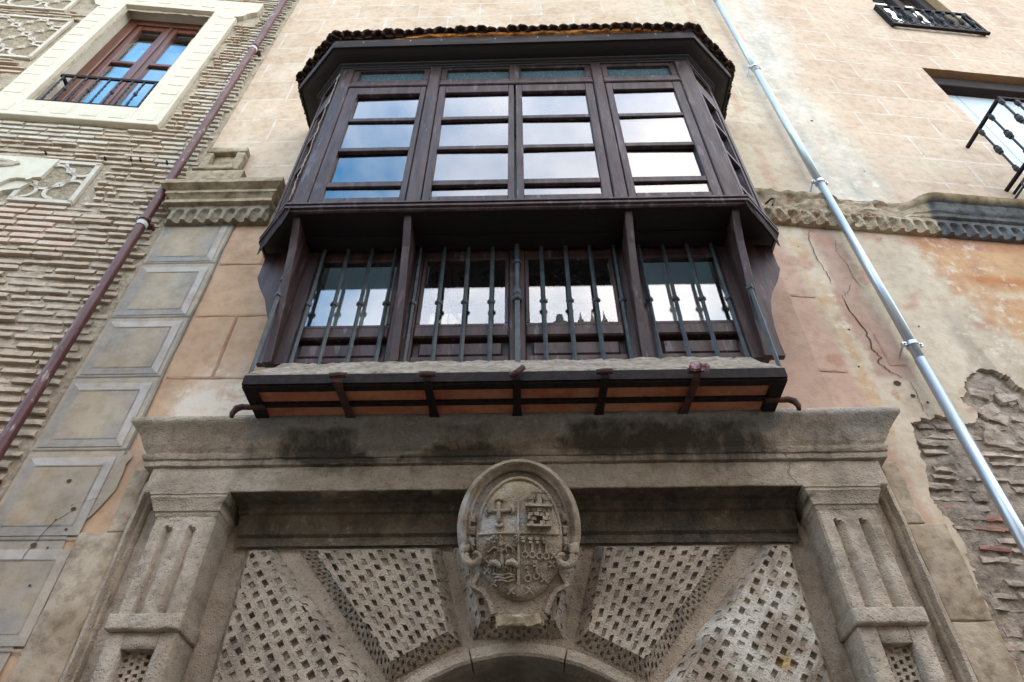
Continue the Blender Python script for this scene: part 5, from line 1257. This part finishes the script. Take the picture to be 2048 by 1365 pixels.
m = rbox(BXL + .02, BXR - .02, .0, .67, 4.502, 4.55, .12, .006, .002); m.build('slab', M['mortar'], bay)
for i in range(1, 6):
    x = xs[i]; sk = (.02, .01, .0, -.015, -.035)[i - 1]; rust = i in (1, 5)
    m = MB(); vs = []; P = [(.30, 4.448), (.45, 4.444), (.60, 4.442), (.70, 4.444), (.725, 4.455), (.735, 4.475)]
    for d, z in P:
        w = .026 + (.012 if d < .35 else 0); q = x + sk * (.70 - d) / .4 * 1.0
        vs += [(q - w, -d, z), (q + w, -d, z), (q + w, -d, z + .008), (q - w, -d, z + .008)]
    m.add(vs, [(4 * j + k, 4 * j + (k + 1) % 4, 4 * j + 4 + (k + 1) % 4, 4 * j + 4 + k) for j in range(len(P) - 1) for k in range(4)] + [(0, 1, 2, 3), tuple(4 * (len(P) - 1) + k for k in range(4))])
    so = m.build('iron_strap', M['iron_rust'] if rust else M['iron_black'], bay)
    m = MB(); ex = (.055, .05, .045, .052, .05)[i - 1]; rise = (0, 0, .05, .005, .01)[i - 1]
    m.tube([(x - ex, -.735, 4.50 - rise * .4), (x, -.742, 4.50), (x + ex, -.735, 4.50 + rise)], .019, 8); m.build('curled_end', M['iron_rust'], so)
for sx, x0 in ((-1, BXL), (1, BXR)):
    m = MB(); P = [(x0 - sx * .10, .495), (x0, .495), (x0 + sx * .05, .497), (x0 + sx * .085, .50)]; z = [4.445, 4.445, 4.447, 4.43]
    m.tube([(p[0], -p[1], q) for p, q in zip(P, z)] + [(x0 + sx * .10, -.50, 4.39), (x0 + sx * .095, -.50, 4.36)], .02, 7, radii=[.018, .020, .022, .024, .019, .014]); m.build('side_hook', M['iron_rust'], bay, smooth=True)
# mortar fillet from the iron edge up to the window frame, lumpy
def fillet_surf():
    m = MB(); rows = [(.695, 4.540), (.690, 4.565), (.64, 4.63), (.58, 4.705), (.53, 4.775), (.495, 4.835), (.44, 4.86), (.30, 4.87)]; vs = []; nx = 120; cols = nx + 1 + 4
    for j, (d, z) in enumerate(rows):
        e = max(0, (.70 - d)) * .55; a, b = BXL + .004 + min(e, .12), BXR - .004 - min(e, .10); pts = [(a, 0.0), (a, d * .5)] + [(a + (b - a) * i / nx, d) for i in range(nx + 1)] + [(b, d * .5), (b, 0.0)]
        for x, dd in pts:
            k = .012 if 0 < j < 7 else .003
            q = Vector((x * 9, dd * 9, z * 9)); nv = noise.noise_vector(q) * k + noise.noise_vector(q * 3.1) * k * .7 + noise.noise_vector(q * 7.0) * k * .35
            vs.append((x + nv.x, -dd - nv.y, z + nv.z))
    m.add(vs, [(j * cols + i, j * cols + i + 1, (j + 1) * cols + i + 1, (j + 1) * cols + i) for j in range(len(rows) - 1) for i in range(cols - 1)])
    return m
fillet_surf().build('mortar_fillet', M['mortar'], bay)

# lower window wall
DL = .45; ZB = 6.15
posts = [(-1.70, -1.585), (-.90, -.715), (-.005, .115), (.845, 1.055), (1.70, 1.83)]
for i, (a, b) in enumerate(posts):
    m = MB(); m.bbox(a, b, .36, DL + .002, 4.86, ZB, .008); m.build('lower_post', M['wood'], bay)
panes_x = [(-1.57, -.91), (-.70, -.02), (.13, .83), (1.07, 1.685)]
for (a, b) in panes_x:
    s_ = MB(); s_.bbox(a - .013, b + .013, .38, DL - .005, 5.225, 5.262, .006); s_.bbox(a - .013, b + .013, .38, DL + .008, 5.112, 5.225, .012); s_.bbox(a - .013, b + .013, .38, DL - .002, 4.87, 4.925, .006)
    s_.bbox(a - .013, b + .013, .38, DL - .005, 6.015, 6.09, .008); s_.bbox(a - .013, b + .013, .38, DL - .012, 6.09, ZB, .004)
    s_.bbox(a - .014, a + .02, .375, DL - .008, 5.262, 6.015, .008); s_.bbox(b - .02, b + .014, .375, DL - .008, 5.262, 6.015, .008)
    so = s_.build('lower_sash', M['wood'], bay)
    m = MB(); m.box(a - .01, b + .01, .36, .40, 4.925, 5.112); m.build('panel_ground', M['wood_dark'], so)
    m = MB(); m.bbox(a + .035, b - .035, .40, DL - .018, 4.945, 5.072, .012); m.build('raised_panel', M['wood'], so)
    m = MB(); m.box(a + .018, b - .018, .425, .431, 5.26, 6.017); m.build('pane', M['glass_low'], so)
# side cheeks of the lower part back to the house wall, sill and inner surfaces
m = MB(); m.box(-1.70, -1.66, 0, .36, 4.86, ZB); m.build('lower_cheek', M['wood'], bay)
m = MB(); m.box(1.79, 1.83, 0, .36, 4.86, ZB); m.build('lower_cheek', M['wood'], bay)
# bracket boards that carry the upper storey
for i, x in enumerate((-1.712, -.815, .955, 1.805)):
    prof = [(.44, 4.845), (.50, 4.845), (.515, 4.95), (.54, 5.15), (.575, 5.35), (.62, 5.55), (.66, 5.72), (.695, 5.885), (.80, ZB), (.44, ZB)]
    m = MB(); m.prism(prof, x - .03, x + .03, 'x'); o = m.build('bracket_board', M['wood'], bay)
    bm = bmesh.new(); bm.from_mesh(o.data); bmesh.ops.bevel(bm, geom=[e for e in bm.edges if abs(e.verts[0].co.x - e.verts[1].co.x) < 1e-5], offset=.004, segments=1, affect='EDGES'); bm.to_mesh(o.data); bm.free()
# ogee boards at both sides, seen in profile
def ogee(sx, x0, tip, mid):
    xs_ = [(x0, 4.86), (x0 + sx * .10, 4.86), (x0 + sx * .095, 5.0), (x0 + sx * .10, 5.15), (x0 + sx * .115, 5.28)]
    return xs_ + [(mid, 5.42), (mid + sx * .045, 5.55), (tip - sx * .045, 5.68), (tip - sx * .008, 5.77), (tip, 5.80), (tip - sx * .003, 5.84), (tip + sx * .00, 6.10), (x0, 6.14)]
m = MB(); m.prism(ogee(-1, -1.70, -2.03, -1.865), .43, .475, 'y'); m.build('ogee_board', M['wood'], bay)
m = MB(); m.prism(ogee(1, 1.83, 2.145, 1.975), .43, .475, 'y'); m.build('ogee_board', M['wood'], bay)

# iron grille of 17 bars, knotted at mid height
gr = empty('window_grille', Matrix.Translation((.05, -.48, 4.7)), parent=bay)
for k in range(17):
    x = -1.545 + k * .2003; m = MB()
    if k == 8:
        m.tube([(x, -.50, 4.72), (x, -.50, 5.48)], .026, 4, rot=math.pi / 4)
        m.lathe([(.03, 5.44), (.040, 5.45), (.042, 5.47), (.036, 5.485), (.030, 5.49), (.040, 5.505), (.043, 5.53), (.038, 5.55), (.026, 5.58), (.023, 5.64), (.021, 5.85), (.024, 5.87), (.036, 5.875), (.037, 5.90), (.024, 5.905), (.022, 5.95), (.022, ZB - .01)], x, .50, 14)
    else:
        m.tube([(x, -.485, 4.74), (x, -.485, ZB - .005)], .0165, 4, rot=0.0)
        m.lathe([(.016, 5.425), (.031, 5.435), (.031, 5.465), (.016, 5.475)], x, .485, 4, rot=math.pi / 4 * 0)
    m.build('iron_bar', M['iron'], gr, auto=40)
for x, d, lean in ((-1.745, .59, 0), (1.80, .59, 0)):
    m = MB(); m.tube([(x, -d, 4.60), (x, -d, 5.95)], .0165, 4); m.lathe([(.016, 5.425), (.031, 5.435), (.031, 5.465), (.016, 5.475)], x, d, 4); m.lathe([(.016, 5.60), (.026, 5.61), (.026, 5.64), (.016, 5.65)], x, d, 8); m.build('iron_bar', M['iron'], gr, auto=40)

# inner balcony door seen through the lower panes: pale jambs, scroll ironwork
inn = empty('inner_balcony_door', Matrix.Translation((.05, 0, 4.8)), parent=bay)
m = MB(); m.box(-1.66, -.75, .012, .022, 4.7, 6.62); m.box(.88, 1.79, .012, .022, 4.7, 6.62); m.box(-2.0, 2.12, .012, .022, 6.622, 8.75); m.box(-2.0, 2.12, .024, .48, 8.755, 8.77); m.box(-1.72, 1.82, .481, .70, 8.755, 8.77); m.build('inner_wall', M['room_pale'], inn)
m = MB(); m.box(-.79, -.70, -.05, .06, 4.7, ZB); m.box(.83, .92, -.05, .06, 4.7, ZB); m.box(.02, .11, -.12, -.05, 4.7, 6.6); m.build('inner_door_frame', M['iron'], inn)
m = MB(); m.box(-.75, .88, -2.6, -2.58, 4.3, 8.9); m.build('inner_room_back', M['room'], inn)
m = MB(); m.box(-1.95, 2.05, -2.6, -.03, 8.6, 8.62); m.box(-1.95, -1.93, -2.6, -.03, 4.3, 8.6); m.box(2.03, 2.05, -2.6, -.03, 4.3, 8.6); m.box(-1.95, 2.05, -2.6, -.03, 4.6, 4.62); m.build('inner_room', M['room'], inn)
def spiral(cx, cz, r0, turns, ph, sx=1): return [(cx + sx * r0 * (1 - .8 * t / (turns * 6.283)) * math.cos(t + ph), cz + r0 * (1 - .8 * t / (turns * 6.283)) * math.sin(t + ph)) for t in np.arange(0, turns * 6.283, .35)]
for k, xc in enumerate((-.52, -.10, .33, .70)):
    m = MB()
    for sx in (-1, 1):
        for zc, fl in ((5.55, 1), (6.22, -1)):
            P = [(xc, zc + fl * .30), (xc + sx * .04, zc + fl * .20)] + spiral(xc + sx * .11, zc, .075, 1.5, math.pi / 2 * fl if sx > 0 else math.pi / 2 * fl, sx)
            m.ribbon(P, .022, (.085, .105))
    m.tube([(xc, -.092, 4.9), (xc, -.092, 6.6)], .008, 6); m.build('scroll_ironwork', M['iron_black'], inn)
m = MB()
for z in (5.2, 5.85, 6.5): m.box(-.78, .90, .08, .105, z, z + .03)
m.build('ironwork_rail', M['iron_black'], inn)

# upper storey -----------------------------------------------------
ZT2 = 8.80; DU = .84
inner = [(-2.08, 0), (-2.08, .52), (-1.785, DU), (1.89, DU), (2.20, .52), (2.20, 0)]
# floor of the upper storey (soffit) with two boards in relief
m = MB(); m.prism([(-2.06, .36), (-2.06, .515), (-1.775, .83), (1.88, .83), (2.18, .515), (2.18, .36)], ZB, ZB + .035, 'z'); m.prism([(-2.06, 0), (-2.06, .36), (-1.67, .36), (-1.67, 0)], ZB, ZB + .035, 'z'); m.prism([(1.80, 0), (1.80, .36), (2.18, .36), (2.18, 0)], ZB, ZB + .035, 'z'); m.build('soffit', M['wood_dark'], bay)
m = MB(); m.box(-1.66, 1.78, .46, .60, ZB - .03, ZB - .001); m.build('soffit_batten', M['wood_dark'], bay)
def loft(profile, pin, pout, zl=0.0, step=.12):
    """surface between plan polylines; profile of (t, z): t=0 on pin, t=1 on pout"""
    m = MB(); pts_i = []; pts_o = []
    for (a, b), (c, d) in zip(zip(pin, pin[1:]), zip(pout, pout[1:])):
        n = max(1, int(math.dist(a, b) / step))
        for i in range(n): t = i / n; pts_i.append((a[0] + (b[0] - a[0]) * t, a[1] + (b[1] - a[1]) * t)); pts_o.append((c[0] + (d[0] - c[0]) * t, c[1] + (d[1] - c[1]) * t))
    pts_i.append(pin[-1]); pts_o.append(pout[-1]); vs = []; cols = len(pts_i)
    for t, z in profile:
        for p, q in zip(pts_i, pts_o):
            x = p[0] + (q[0] - p[0]) * t; d = p[1] + (q[1] - p[1]) * t
            vs.append((x, -d, z + zl * (x / 1.9) + .004 * fbm(x * 2, d * 2, z)))
    m.add(vs, [(j * cols + i, j * cols + i + 1, (j + 1) * cols + i + 1, (j + 1) * cols + i) for j in range(len(profile) - 1) for i in range(cols - 1)])
    return m
# bottom ledge mouldings
outb = [(-2.11, 0), (-2.11, .535), (-1.80, .875), (1.905, .875), (2.235, .535), (2.235, 0)]
loft([(-.2, ZB + .0), (.0, ZB + .002), (.3, ZB + .012), (.3, ZB + .03), (.85, ZB + .035), (.9, ZB + .055), (.55, ZB + .06), (.55, ZB + .075), (1.0, ZB + .08), (1.0, ZB + .10), (.0, ZB + .115)], inner, outb).build('bottom_ledge', M['wood'], bay, auto=40)
# rotten beam ends under the splayed sides
for sx, P in ((-1, [(-1.80, .83), (-1.90, .72), (-2.0, .61), (-2.085, .50)]), (1, [(1.92, .83), (2.03, .72), (2.12, .61), (2.20, .50)])):
    m = MB(); vs = []; n = 10; kk = 16
    for i in range(n + 1):
        t = i / n * 3; j = min(2, int(t)); f = t - j; x = P[j][0] + (P[j + 1][0] - P[j][0]) * f; d = P[j][1] + (P[j + 1][1] - P[j][1]) * f
        for k in range(kk):
            a = 2 * math.pi * k / kk; r = .085 * (1 + .5 * fbm(i * .9, k * .8, sx * 3.0)) * (1 if i < n - 1 else .55)
            vs.append((x + r * math.cos(a) * .7 * (1 if sx > 0 else 1), -d + r * math.cos(a) * .7 * sx, ZB - .035 + r * math.sin(a)))
    m.add(vs, [(i * kk + k, i * kk + (k + 1) % kk, (i + 1) * kk + (k + 1) % kk, (i + 1) * kk + k) for i in range(n) for k in range(kk)] + [tuple(range(kk)), tuple(n * kk + k for k in range(kk))]); m.build('rotten_beam', M['rot'], bay)
# posts of the upper front
for (a, b, d1, nm) in ((-1.785, -1.655, DU, 'corner_post'), (-.845, -.725, DU + .004, 'upper_post'), (.855, .965, DU + .004, 'upper_post'), (1.745, 1.89, DU, 'corner_post')):
    m = MB(); m.bbox(a, b, .70, d1, ZB + .10, ZT2 + .02, .010); m.build(nm, M['wood'], bay)
m = MB(); m.bbox(-.005, .105, .72, DU + .002, 8.37, ZT2 + .02, .008); m.build('transom_post', M['wood'], bay)
m = MB(); m.bbox(-1.655, 1.745, .74, DU - .004, ZB + .10, 6.255, .004); m.build('bottom_rail', M['wood'], bay)
bays4 = [(-1.652, -.848), (-.722, .049), (.055, .852), (.968, 1.742)]
gx = [(-1.54, -.905), (-.65, -.012), (.125, .765), (1.037, 1.65)]
for (a, b), (g0_, g1_) in zip(bays4, gx):
    m = MB(); m.bbox(a, b, .74, DU + .012, 8.352, 8.40, .010); m.bbox(a, b, .74, DU - .002, 8.40, 8.46, .006); m.build('transom_rail', M['wood'], bay)
    t_ = MB(); t_.bbox(a, b, .75, DU - .010, 8.46, 8.515, .006); t_.bbox(a, b, .75, DU - .010, 8.755, ZT2 + .01, .006); t_.bbox(a, a + .06, .75, DU - .010, 8.515, 8.755, .006); t_.bbox(b - .06, b, .75, DU - .010, 8.515, 8.755, .006); to = t_.build('transom_light', M['wood'], bay)
    m = MB(); m.box(a + .05, b - .05, .785, .791, 8.51, 8.76); m.build('pane', M['glass_top'], to)
    s_ = MB(); s_.bbox(a + .006, g0_, .775, DU - .002, 6.26, 8.345, .005); s_.bbox(g1_, b - .006, .775, DU - .002, 6.26, 8.345, .005)
    s_.bbox(g0_, g1_, .775, DU - .0025, 8.20, 8.345, .005); s_.bbox(g0_, g1_, .775, DU - .0025, 6.26, 6.36, .005)
    so = s_.build('window_sash', M['wood'], bay)
    for z in (7.645, 7.10, 6.525):
        m = MB(); m.bbox(g0_, g1_, .775, DU - .004, z, z + (.06 if z > 6.6 else .075), .005); m.build('muntin', M['wood'], so)
    for z0, z1 in ((7.705, 8.20), (7.16, 7.645), (6.60, 7.10), (6.36, 6.525)):
        m = MB(); m.box(g0_ - .004, g1_ + .004, .803, .808, z0 - .004, z1 + .004)
        tl = Matrix.Translation((0, -.805, (z0 + z1) / 2)) @ Matrix.Rotation(R_(rnd.uniform(-.5, .5)), 4, 'X') @ Matrix.Rotation(R_(rnd.uniform(-.5, .5)), 4, 'Z') @ Matrix.Translation((0, .805, -(z0 + z1) / 2)); m.xf(tl); m.build('pane', M['glass'], so)
# splayed and return sides
def side(p, q, nm):
    """glazed side panel in the plane from plan point p (front) to q (rear)"""
    L_ = math.dist(p, q); ang = math.atan2(-(q[1] - p[1]), q[0] - p[0]); Fm = Matrix.Translation((p[0], -p[1], 0)) @ Matrix.Rotation(ang, 4, 'Z')
    outw = 1 if (Fm.to_3x3() @ Vector((0, -1, 0))).dot(Vector((p[0] + q[0], 0, 0))) > 0 or (Fm.to_3x3() @ Vector((0, -1, 0))).y < -0.2 else -1
    def bx(m, a, b, d0, d1, z0, z1):
        if outw < 0: d0, d1 = -d1, -d0
        m.box(a, b, d0, d1, z0, z1)
    s_ = MB(); bx(s_, .0, .05, -.08, .0, ZB + .10, ZT2 + .02); bx(s_, L_ - .07, L_, -.08, .0, ZB + .10, ZT2 + .02)
    for z0, z1 in ((ZB + .10, 6.36), (8.20, 8.50), (8.755, ZT2 + .02)): bx(s_, .05, L_ - .07, -.075, -.004, z0, z1)
    bx(s_, .05, .10, -.06, -.012, 6.36, 8.20); bx(s_, L_ - .12, L_ - .07, -.06, -.012, 6.36, 8.20)
    so = s_.build(nm, M['wood'], bay, Fm)
    for z in (7.645, 7.10, 6.525):
        m = MB(); bx(m, .10, L_ - .12, -.06, -.012, z, z + .06); m.build('muntin', M['wood'], so, Fm)
    for z0, z1 in ((8.50, 8.755), (7.705, 8.20), (7.16, 7.645), (6.585, 7.10), (6.36, 6.525)):
        m = MB(); bx(m, .08, L_ - .09, -.045, -.04, z0, z1); m.build('pane', M['glass'], so, Fm)
side((-1.785, .835), (-2.08, .52), 'splayed_side'); side((1.89, .835), (2.20, .52), 'splayed_side')
side((-2.08, .515), (-2.08, .01), 'return_side'); side((2.20, .515), (2.20, .01), 'return_side')
# peeling filler along the left corner post
m = MB(); vs = []
for i in range(60):
    z = 6.35 + 2.3 * i / 59; w = .012 + .022 * abs(fbm(1.0, z * 5, 2.0)) + .01 * abs(fbm(1, z * 17, 5.0)); x = -1.795 - .012 + .02 * fbm(2.0, z * 4, 1.0)
    vs += [(x - w, -.815 + .01, z), (x + w * .6, -.838 - .006, z), (x + w * .2, -.846 - .012 * abs(fbm(3, z * 9)), z)]
m.add(vs, [(3 * i + k, 3 * i + k + 1, 3 * i + 4 + k, 3 * i + 3 + k) for i in range(59) for k in (0, 1)]); m.build('peeling_filler', M['mortar'], bay)

# crown moulding, fascia, foam filler, roof tiles
outc = [(-2.33, 0), (-2.33, .60), (-1.86, 1.05), (1.945, 1.05), (2.43, .60), (2.43, 0)]
TZ = .03
prof = [(-.25, 8.78), (.0, 8.785), (.06, 8.80), (.10, 8.80), (.12, 8.815), (.22, 8.825), (.25, 8.84), (.40, 8.842), (.62, 8.855), (.80, 8.87), (.90, 8.885), (.93, 8.885), (.95, 8.875), (.985, 8.875)]
loft(prof, inner, outc, TZ).build('crown_moulding', M['wood_dark'], bay, auto=30)
loft([(.985, 8.875), (1.0, 8.878), (1.01, 8.905), (1.02, 8.91), (1.03, 9.02), (1.0, 9.04), (.3, 9.05)], inner, outc, TZ).build('fascia', M['wood_old'], bay, auto=30)
for x in (-1.55, -1.05, -.72, -.15, .30, .62, 1.05, 1.55):
    m = MB(); z = 8.965 + TZ * x / 1.9; m.lathe([(.0, 0), (.008, 0), (.008, .006), (.004, .010), (.0, .011)], 0, 0, 8); m.xf(Matrix.Translation((x, -1.054, z)) @ Matrix.Rotation(math.pi / 2, 4, 'X')); m.build('nail', M['white_band'], bay)
m = MB(); vs = []; nx = 90
for j, (d, z, k) in enumerate(((1.045, 9.028, .004), (1.075, 9.04, .012), (1.082, 9.07, .016), (1.07, 9.10, .014), (1.0, 9.11, .006))):
    for i in range(nx + 1):
        x = -1.25 + 2.95 * i / nx; t = sm(0, .15, i / nx) * sm(1, .85, i / nx); nv = noise.noise_vector(Vector((x * 8, d * 8, z * 8))) * k + noise.noise_vector(Vector((x * 22, d * 20, z * 20))) * k * .6
        vs.append((x, -(1.04 + (d - 1.04) * (.4 + .6 * t)) + nv.y, 9.02 + TZ * x / 1.9 + (z - 9.02) * (.3 + .7 * t) + nv.z))
m.add(vs, [(j * (nx + 1) + i, j * (nx + 1) + i + 1, (j + 1) * (nx + 1) + i + 1, (j + 1) * (nx + 1) + i) for j in range(4) for i in range(nx)]); m.build('foam_filler', M['foam'], bay)
roof = empty('eave_roof', Matrix.Translation((.05, -.6, 9.0)), parent=bay)
m = MB(); m.add([(-2.33, .0, 9.06), (-2.33, -.60, 9.06), (-1.86, -1.05, 9.06), (1.945, -1.05, 9.10), (2.43, -.60, 9.10), (2.43, 0, 9.10), (2.1, 0, 9.42), (-2.0, 0, 9.38), (-1.75, -.1, 9.42), (1.85, -.1, 9.46)], [(1, 2, 8), (2, 3, 9, 8), (3, 4, 9), (0, 1, 8, 7), (4, 5, 6, 9), (7, 8, 9, 6)]); m.build('roof_deck', M['wood_old'], roof)
def tile_mesh(seed):
    r = random.Random(seed); m = MB(); n = 9; vs = []; L_ = .36
    for (y, rad) in ((0, .064), (L_ * .5, .059), (L_, .054)):
        for rr in (rad, rad - .013):
            for k in range(n):
                a = math.pi * k / (n - 1); q = rr * (1 + .05 * r.uniform(-1, 1)); vs.append((q * math.cos(a), y + (r.uniform(-.012, .006) if y == 0 else 0), q * math.sin(a) * 1.0))
    fs = []
    for j in range(2):
        for s_ in (0, 1):
            for k in range(n - 1):
                a = j * 2 * n + s_ * n + k; fs.append((a, a + 1, a + 2 * n + 1, a + 2 * n))
    for j in (0, 2): fs += [(j * 2 * n + k, j * 2 * n + k + 1, j * 2 * n + n + k + 1, j * 2 * n + n + k) for k in range(n - 1)]
    for k in (0, n - 1): fs += [(j * 2 * n + k, j * 2 * n + n + k, (j + 1) * 2 * n + n + k, (j + 1) * 2 * n + k) for j in range(2)]
    # mortar plug set back inside the mouth
    b = len(vs); vs += [(.053 * math.cos(math.pi * k / (n - 1)), .045, .053 * math.sin(math.pi * k / (n - 1))) for k in range(n)]; fs.append(tuple(range(b, b + n)))
    m.add(vs, fs); me = m.mesh('roof_tile'); me.materials.append(M['tile']); return me
TM = [tile_mesh(k) for k in range(6)]
def tiles(p, q, n, slope, wob, z0, z1, up=1):
    dx, dd = q[0] - p[0], q[1] - p[1]; L_ = math.hypot(dx, dd); nrm = Vector((-dd, -dx * -1, 0))
    inward = Vector((dd, dx, 0)).normalized()     # in (x, y) with y=-d; chosen below to point to the wall
    t = Vector((dx, -dd, 0)).normalized(); inward = Vector((-t.y, t.x, 0))
    if inward.y < 0 and abs(inward.y) > .05: inward = -inward
    if abs(inward.y) <= .05: inward = Vector((-1 if p[0] > 0 else 1, 0, 0))
    for c_ in range(2):
        for i in range(n):
            f = (i + .5) / n; x = p[0] + dx * f; d = p[1] + dd * f; z = z0 + (z1 - z0) * f + wob(f)
            yv = (inward + Vector((0, 0, slope))).normalized(); xv = yv.cross(Vector((0, 0, 1))).normalized(); zv = xv.cross(yv)
            off = yv * (c_ * .27 + rnd.uniform(-.018, .012)) + zv * (c_ * .02)
            R3 = Matrix((xv, yv, zv)).transposed().to_4x4()
            Mx = Matrix.Translation(Vector((x, -d, z)) + off) @ R3 @ Matrix.Rotation(rnd.uniform(-.05, .05), 4, 'Z') @ Matrix.Rotation(rnd.uniform(-.04, .04), 4, 'Y') @ Matrix.Scale(rnd.uniform(1.02, 1.2), 4)
            place('roof_tile', TM[rnd.randrange(6)], Mx, roof)
tiles((-1.90, 1.10), (1.97, 1.10), 35, .33, lambda f: .035 * math.sin(f * math.pi) - .02 * sm(.38, .5, f) * sm(.62, .5, f) - .02 * sm(.7, .9, f), 9.025, 9.055)
tiles((-1.90, 1.09), (-2.38, .63), 7, .33, lambda f: 0, 9.02, 9.02); tiles((-2.39, .60), (-2.39, .05), 6, .33, lambda f: 0, 9.02, 9.02)
tiles((1.98, 1.09), (2.48, .63), 7, .33, lambda f: 0, 9.055, 9.055); tiles((2.49, .60), (2.49, .05), 6, .33, lambda f: 0, 9.055, 9.055)

# rag tied to a strap, hook in the wall
m = rbox(-.058, .058, -.02, .022, -.02, .024, .010, .014, .018, 34, 2); m.xf(Matrix.Translation((1.21, -.76, 4.505)))
tag(m.build('rag', M['rag']), 'red and white rag tied round an iron strap under the bay window', 'rag')
m = MB(); m.tube([(.13, -.05, 7.33), (.16, -.12, 7.32), (.17, -.15, 7.27), (.10, -.17, 7.13)], .011, 6); m.xf(FRt)
tag(m.build('iron_hook', M['iron_rust']), 'rusty bent iron hook in the cornice right of the bay window', 'hook')

# ------------------------------------------------------------------ the other side of the street (it shades the lower facade and shows in the panes)
M['opp'] = surf('opposite_plaster', lin(150, 143, 133), alt=lin(136, 129, 119), alt_amt=.8, sc=.8, rough=.93, bump=.2)
M['opp2'] = surf('opposite_brick', lin(140, 127, 114), alt=lin(126, 113, 100), alt_amt=.8, sc=.8, rough=.93, bump=.2)
opp = [(-34, -21, 7.6, 'opp2', 'brick fronted house across the street, far to the left'), (-20.98, -7.5, 8.2, 'opp', 'ochre house across the street, left of the bell tower'), (-7.48, 5.2, 8.4, 'opp2', 'brick house across the street with a bell tower on its roof'), (5.22, 18, 7.9, 'opp', 'ochre house across the street, right of the bell tower'), (18.02, 33, 7.4, 'opp2', 'brick fronted house across the street, far to the right')]
for (a, b, h, mk, lab) in opp:
    o = empty('opposite_house', Matrix.Translation(((a + b) / 2, -11, 0)), lab, 'building', 'houses across the street')
    m = MB(); m.box(a, b, 10.0, 17.0, 0, h); m.build('wall', M[mk], o)
    m = MB(); m.prism([(9.6, h), (17.4, h), (13.5, h + .9)], a, b, 'x'); m.build('roof', M['tile'], o)
    nwin = int((b - a) / 2.6)
    for fl in range(2):
        for k in range(nwin):
            x = a + (k + .5) * (b - a) / nwin
            m = MB(); m.box(x - .55, x + .55, 9.94, 10.0, 1.0 + fl * 3.1, 3.0 + fl * 3.1); w_ = m.build('window', M['cream'], o)
            m = MB(); m.box(x - .42, x + .42, 9.92, 9.94, 1.12 + fl * 3.1, 2.88 + fl * 3.1); m.build('pane', M['glass_blue'], w_)
bt = empty('bell_tower', Matrix.Translation((1.9, -11, 9.5)), 'dark bell tower with pinnacles reflected in a lower pane of the bay window', 'tower')
m = MB(); m.box(1.75, 2.55, 10.6, 11.6, 9.5, 15.75); m.build('tower_block', M['church'], bt)
for x, z in ((1.8, 15.75), (2.15, 15.75), (2.5, 15.75)):
    m = MB(); m.lathe([(.09, z), (.09, z + .12), (.05, z + .18), (.0, z + .55)], x, 10.7, 8); m.build('pinnacle', M['church'], bt)
m = MB(); m.lathe([(.42, 9.5), (.40, 15.2), (.46, 15.25), (.46, 15.4), (.30, 15.75), (.12, 15.95), (.10, 16.2)], 1.2, 10.8, 8); m.build('turret', M['church'], bt)

# black cable hooks left in the brick wall
for k, (sx, z) in enumerate(((-1.62, 8.24), (-.98, 8.21), (-.72, 8.24), (-.62, 8.24), (-.33, 8.22))):
    m = MB(); m.tube([(sx, -.03, z), (sx, -.085, z - .005), (sx + .012, -.10, z - .025), (sx + .03, -.095, z - .03)], .006, 6); m.lathe([(.0, z - .012), (.014, z - .008), (.014, z + .008), (.0, z + .012)], sx, .05, 6); m.xf(FL)
    tag(m.build('cable_hook', M['iron_black']), ('leftmost small black cable hook on the brick wall, above the stucco field', 'small black cable hook above the right corner of the sgraffito field', 'small black cable hook, left one of the close pair on the brick wall', 'small black cable hook, right one of the close pair on the brick wall', 'small black cable hook just left of the brown drainpipe')[k], 'hook', 'cable hooks on the brick wall')
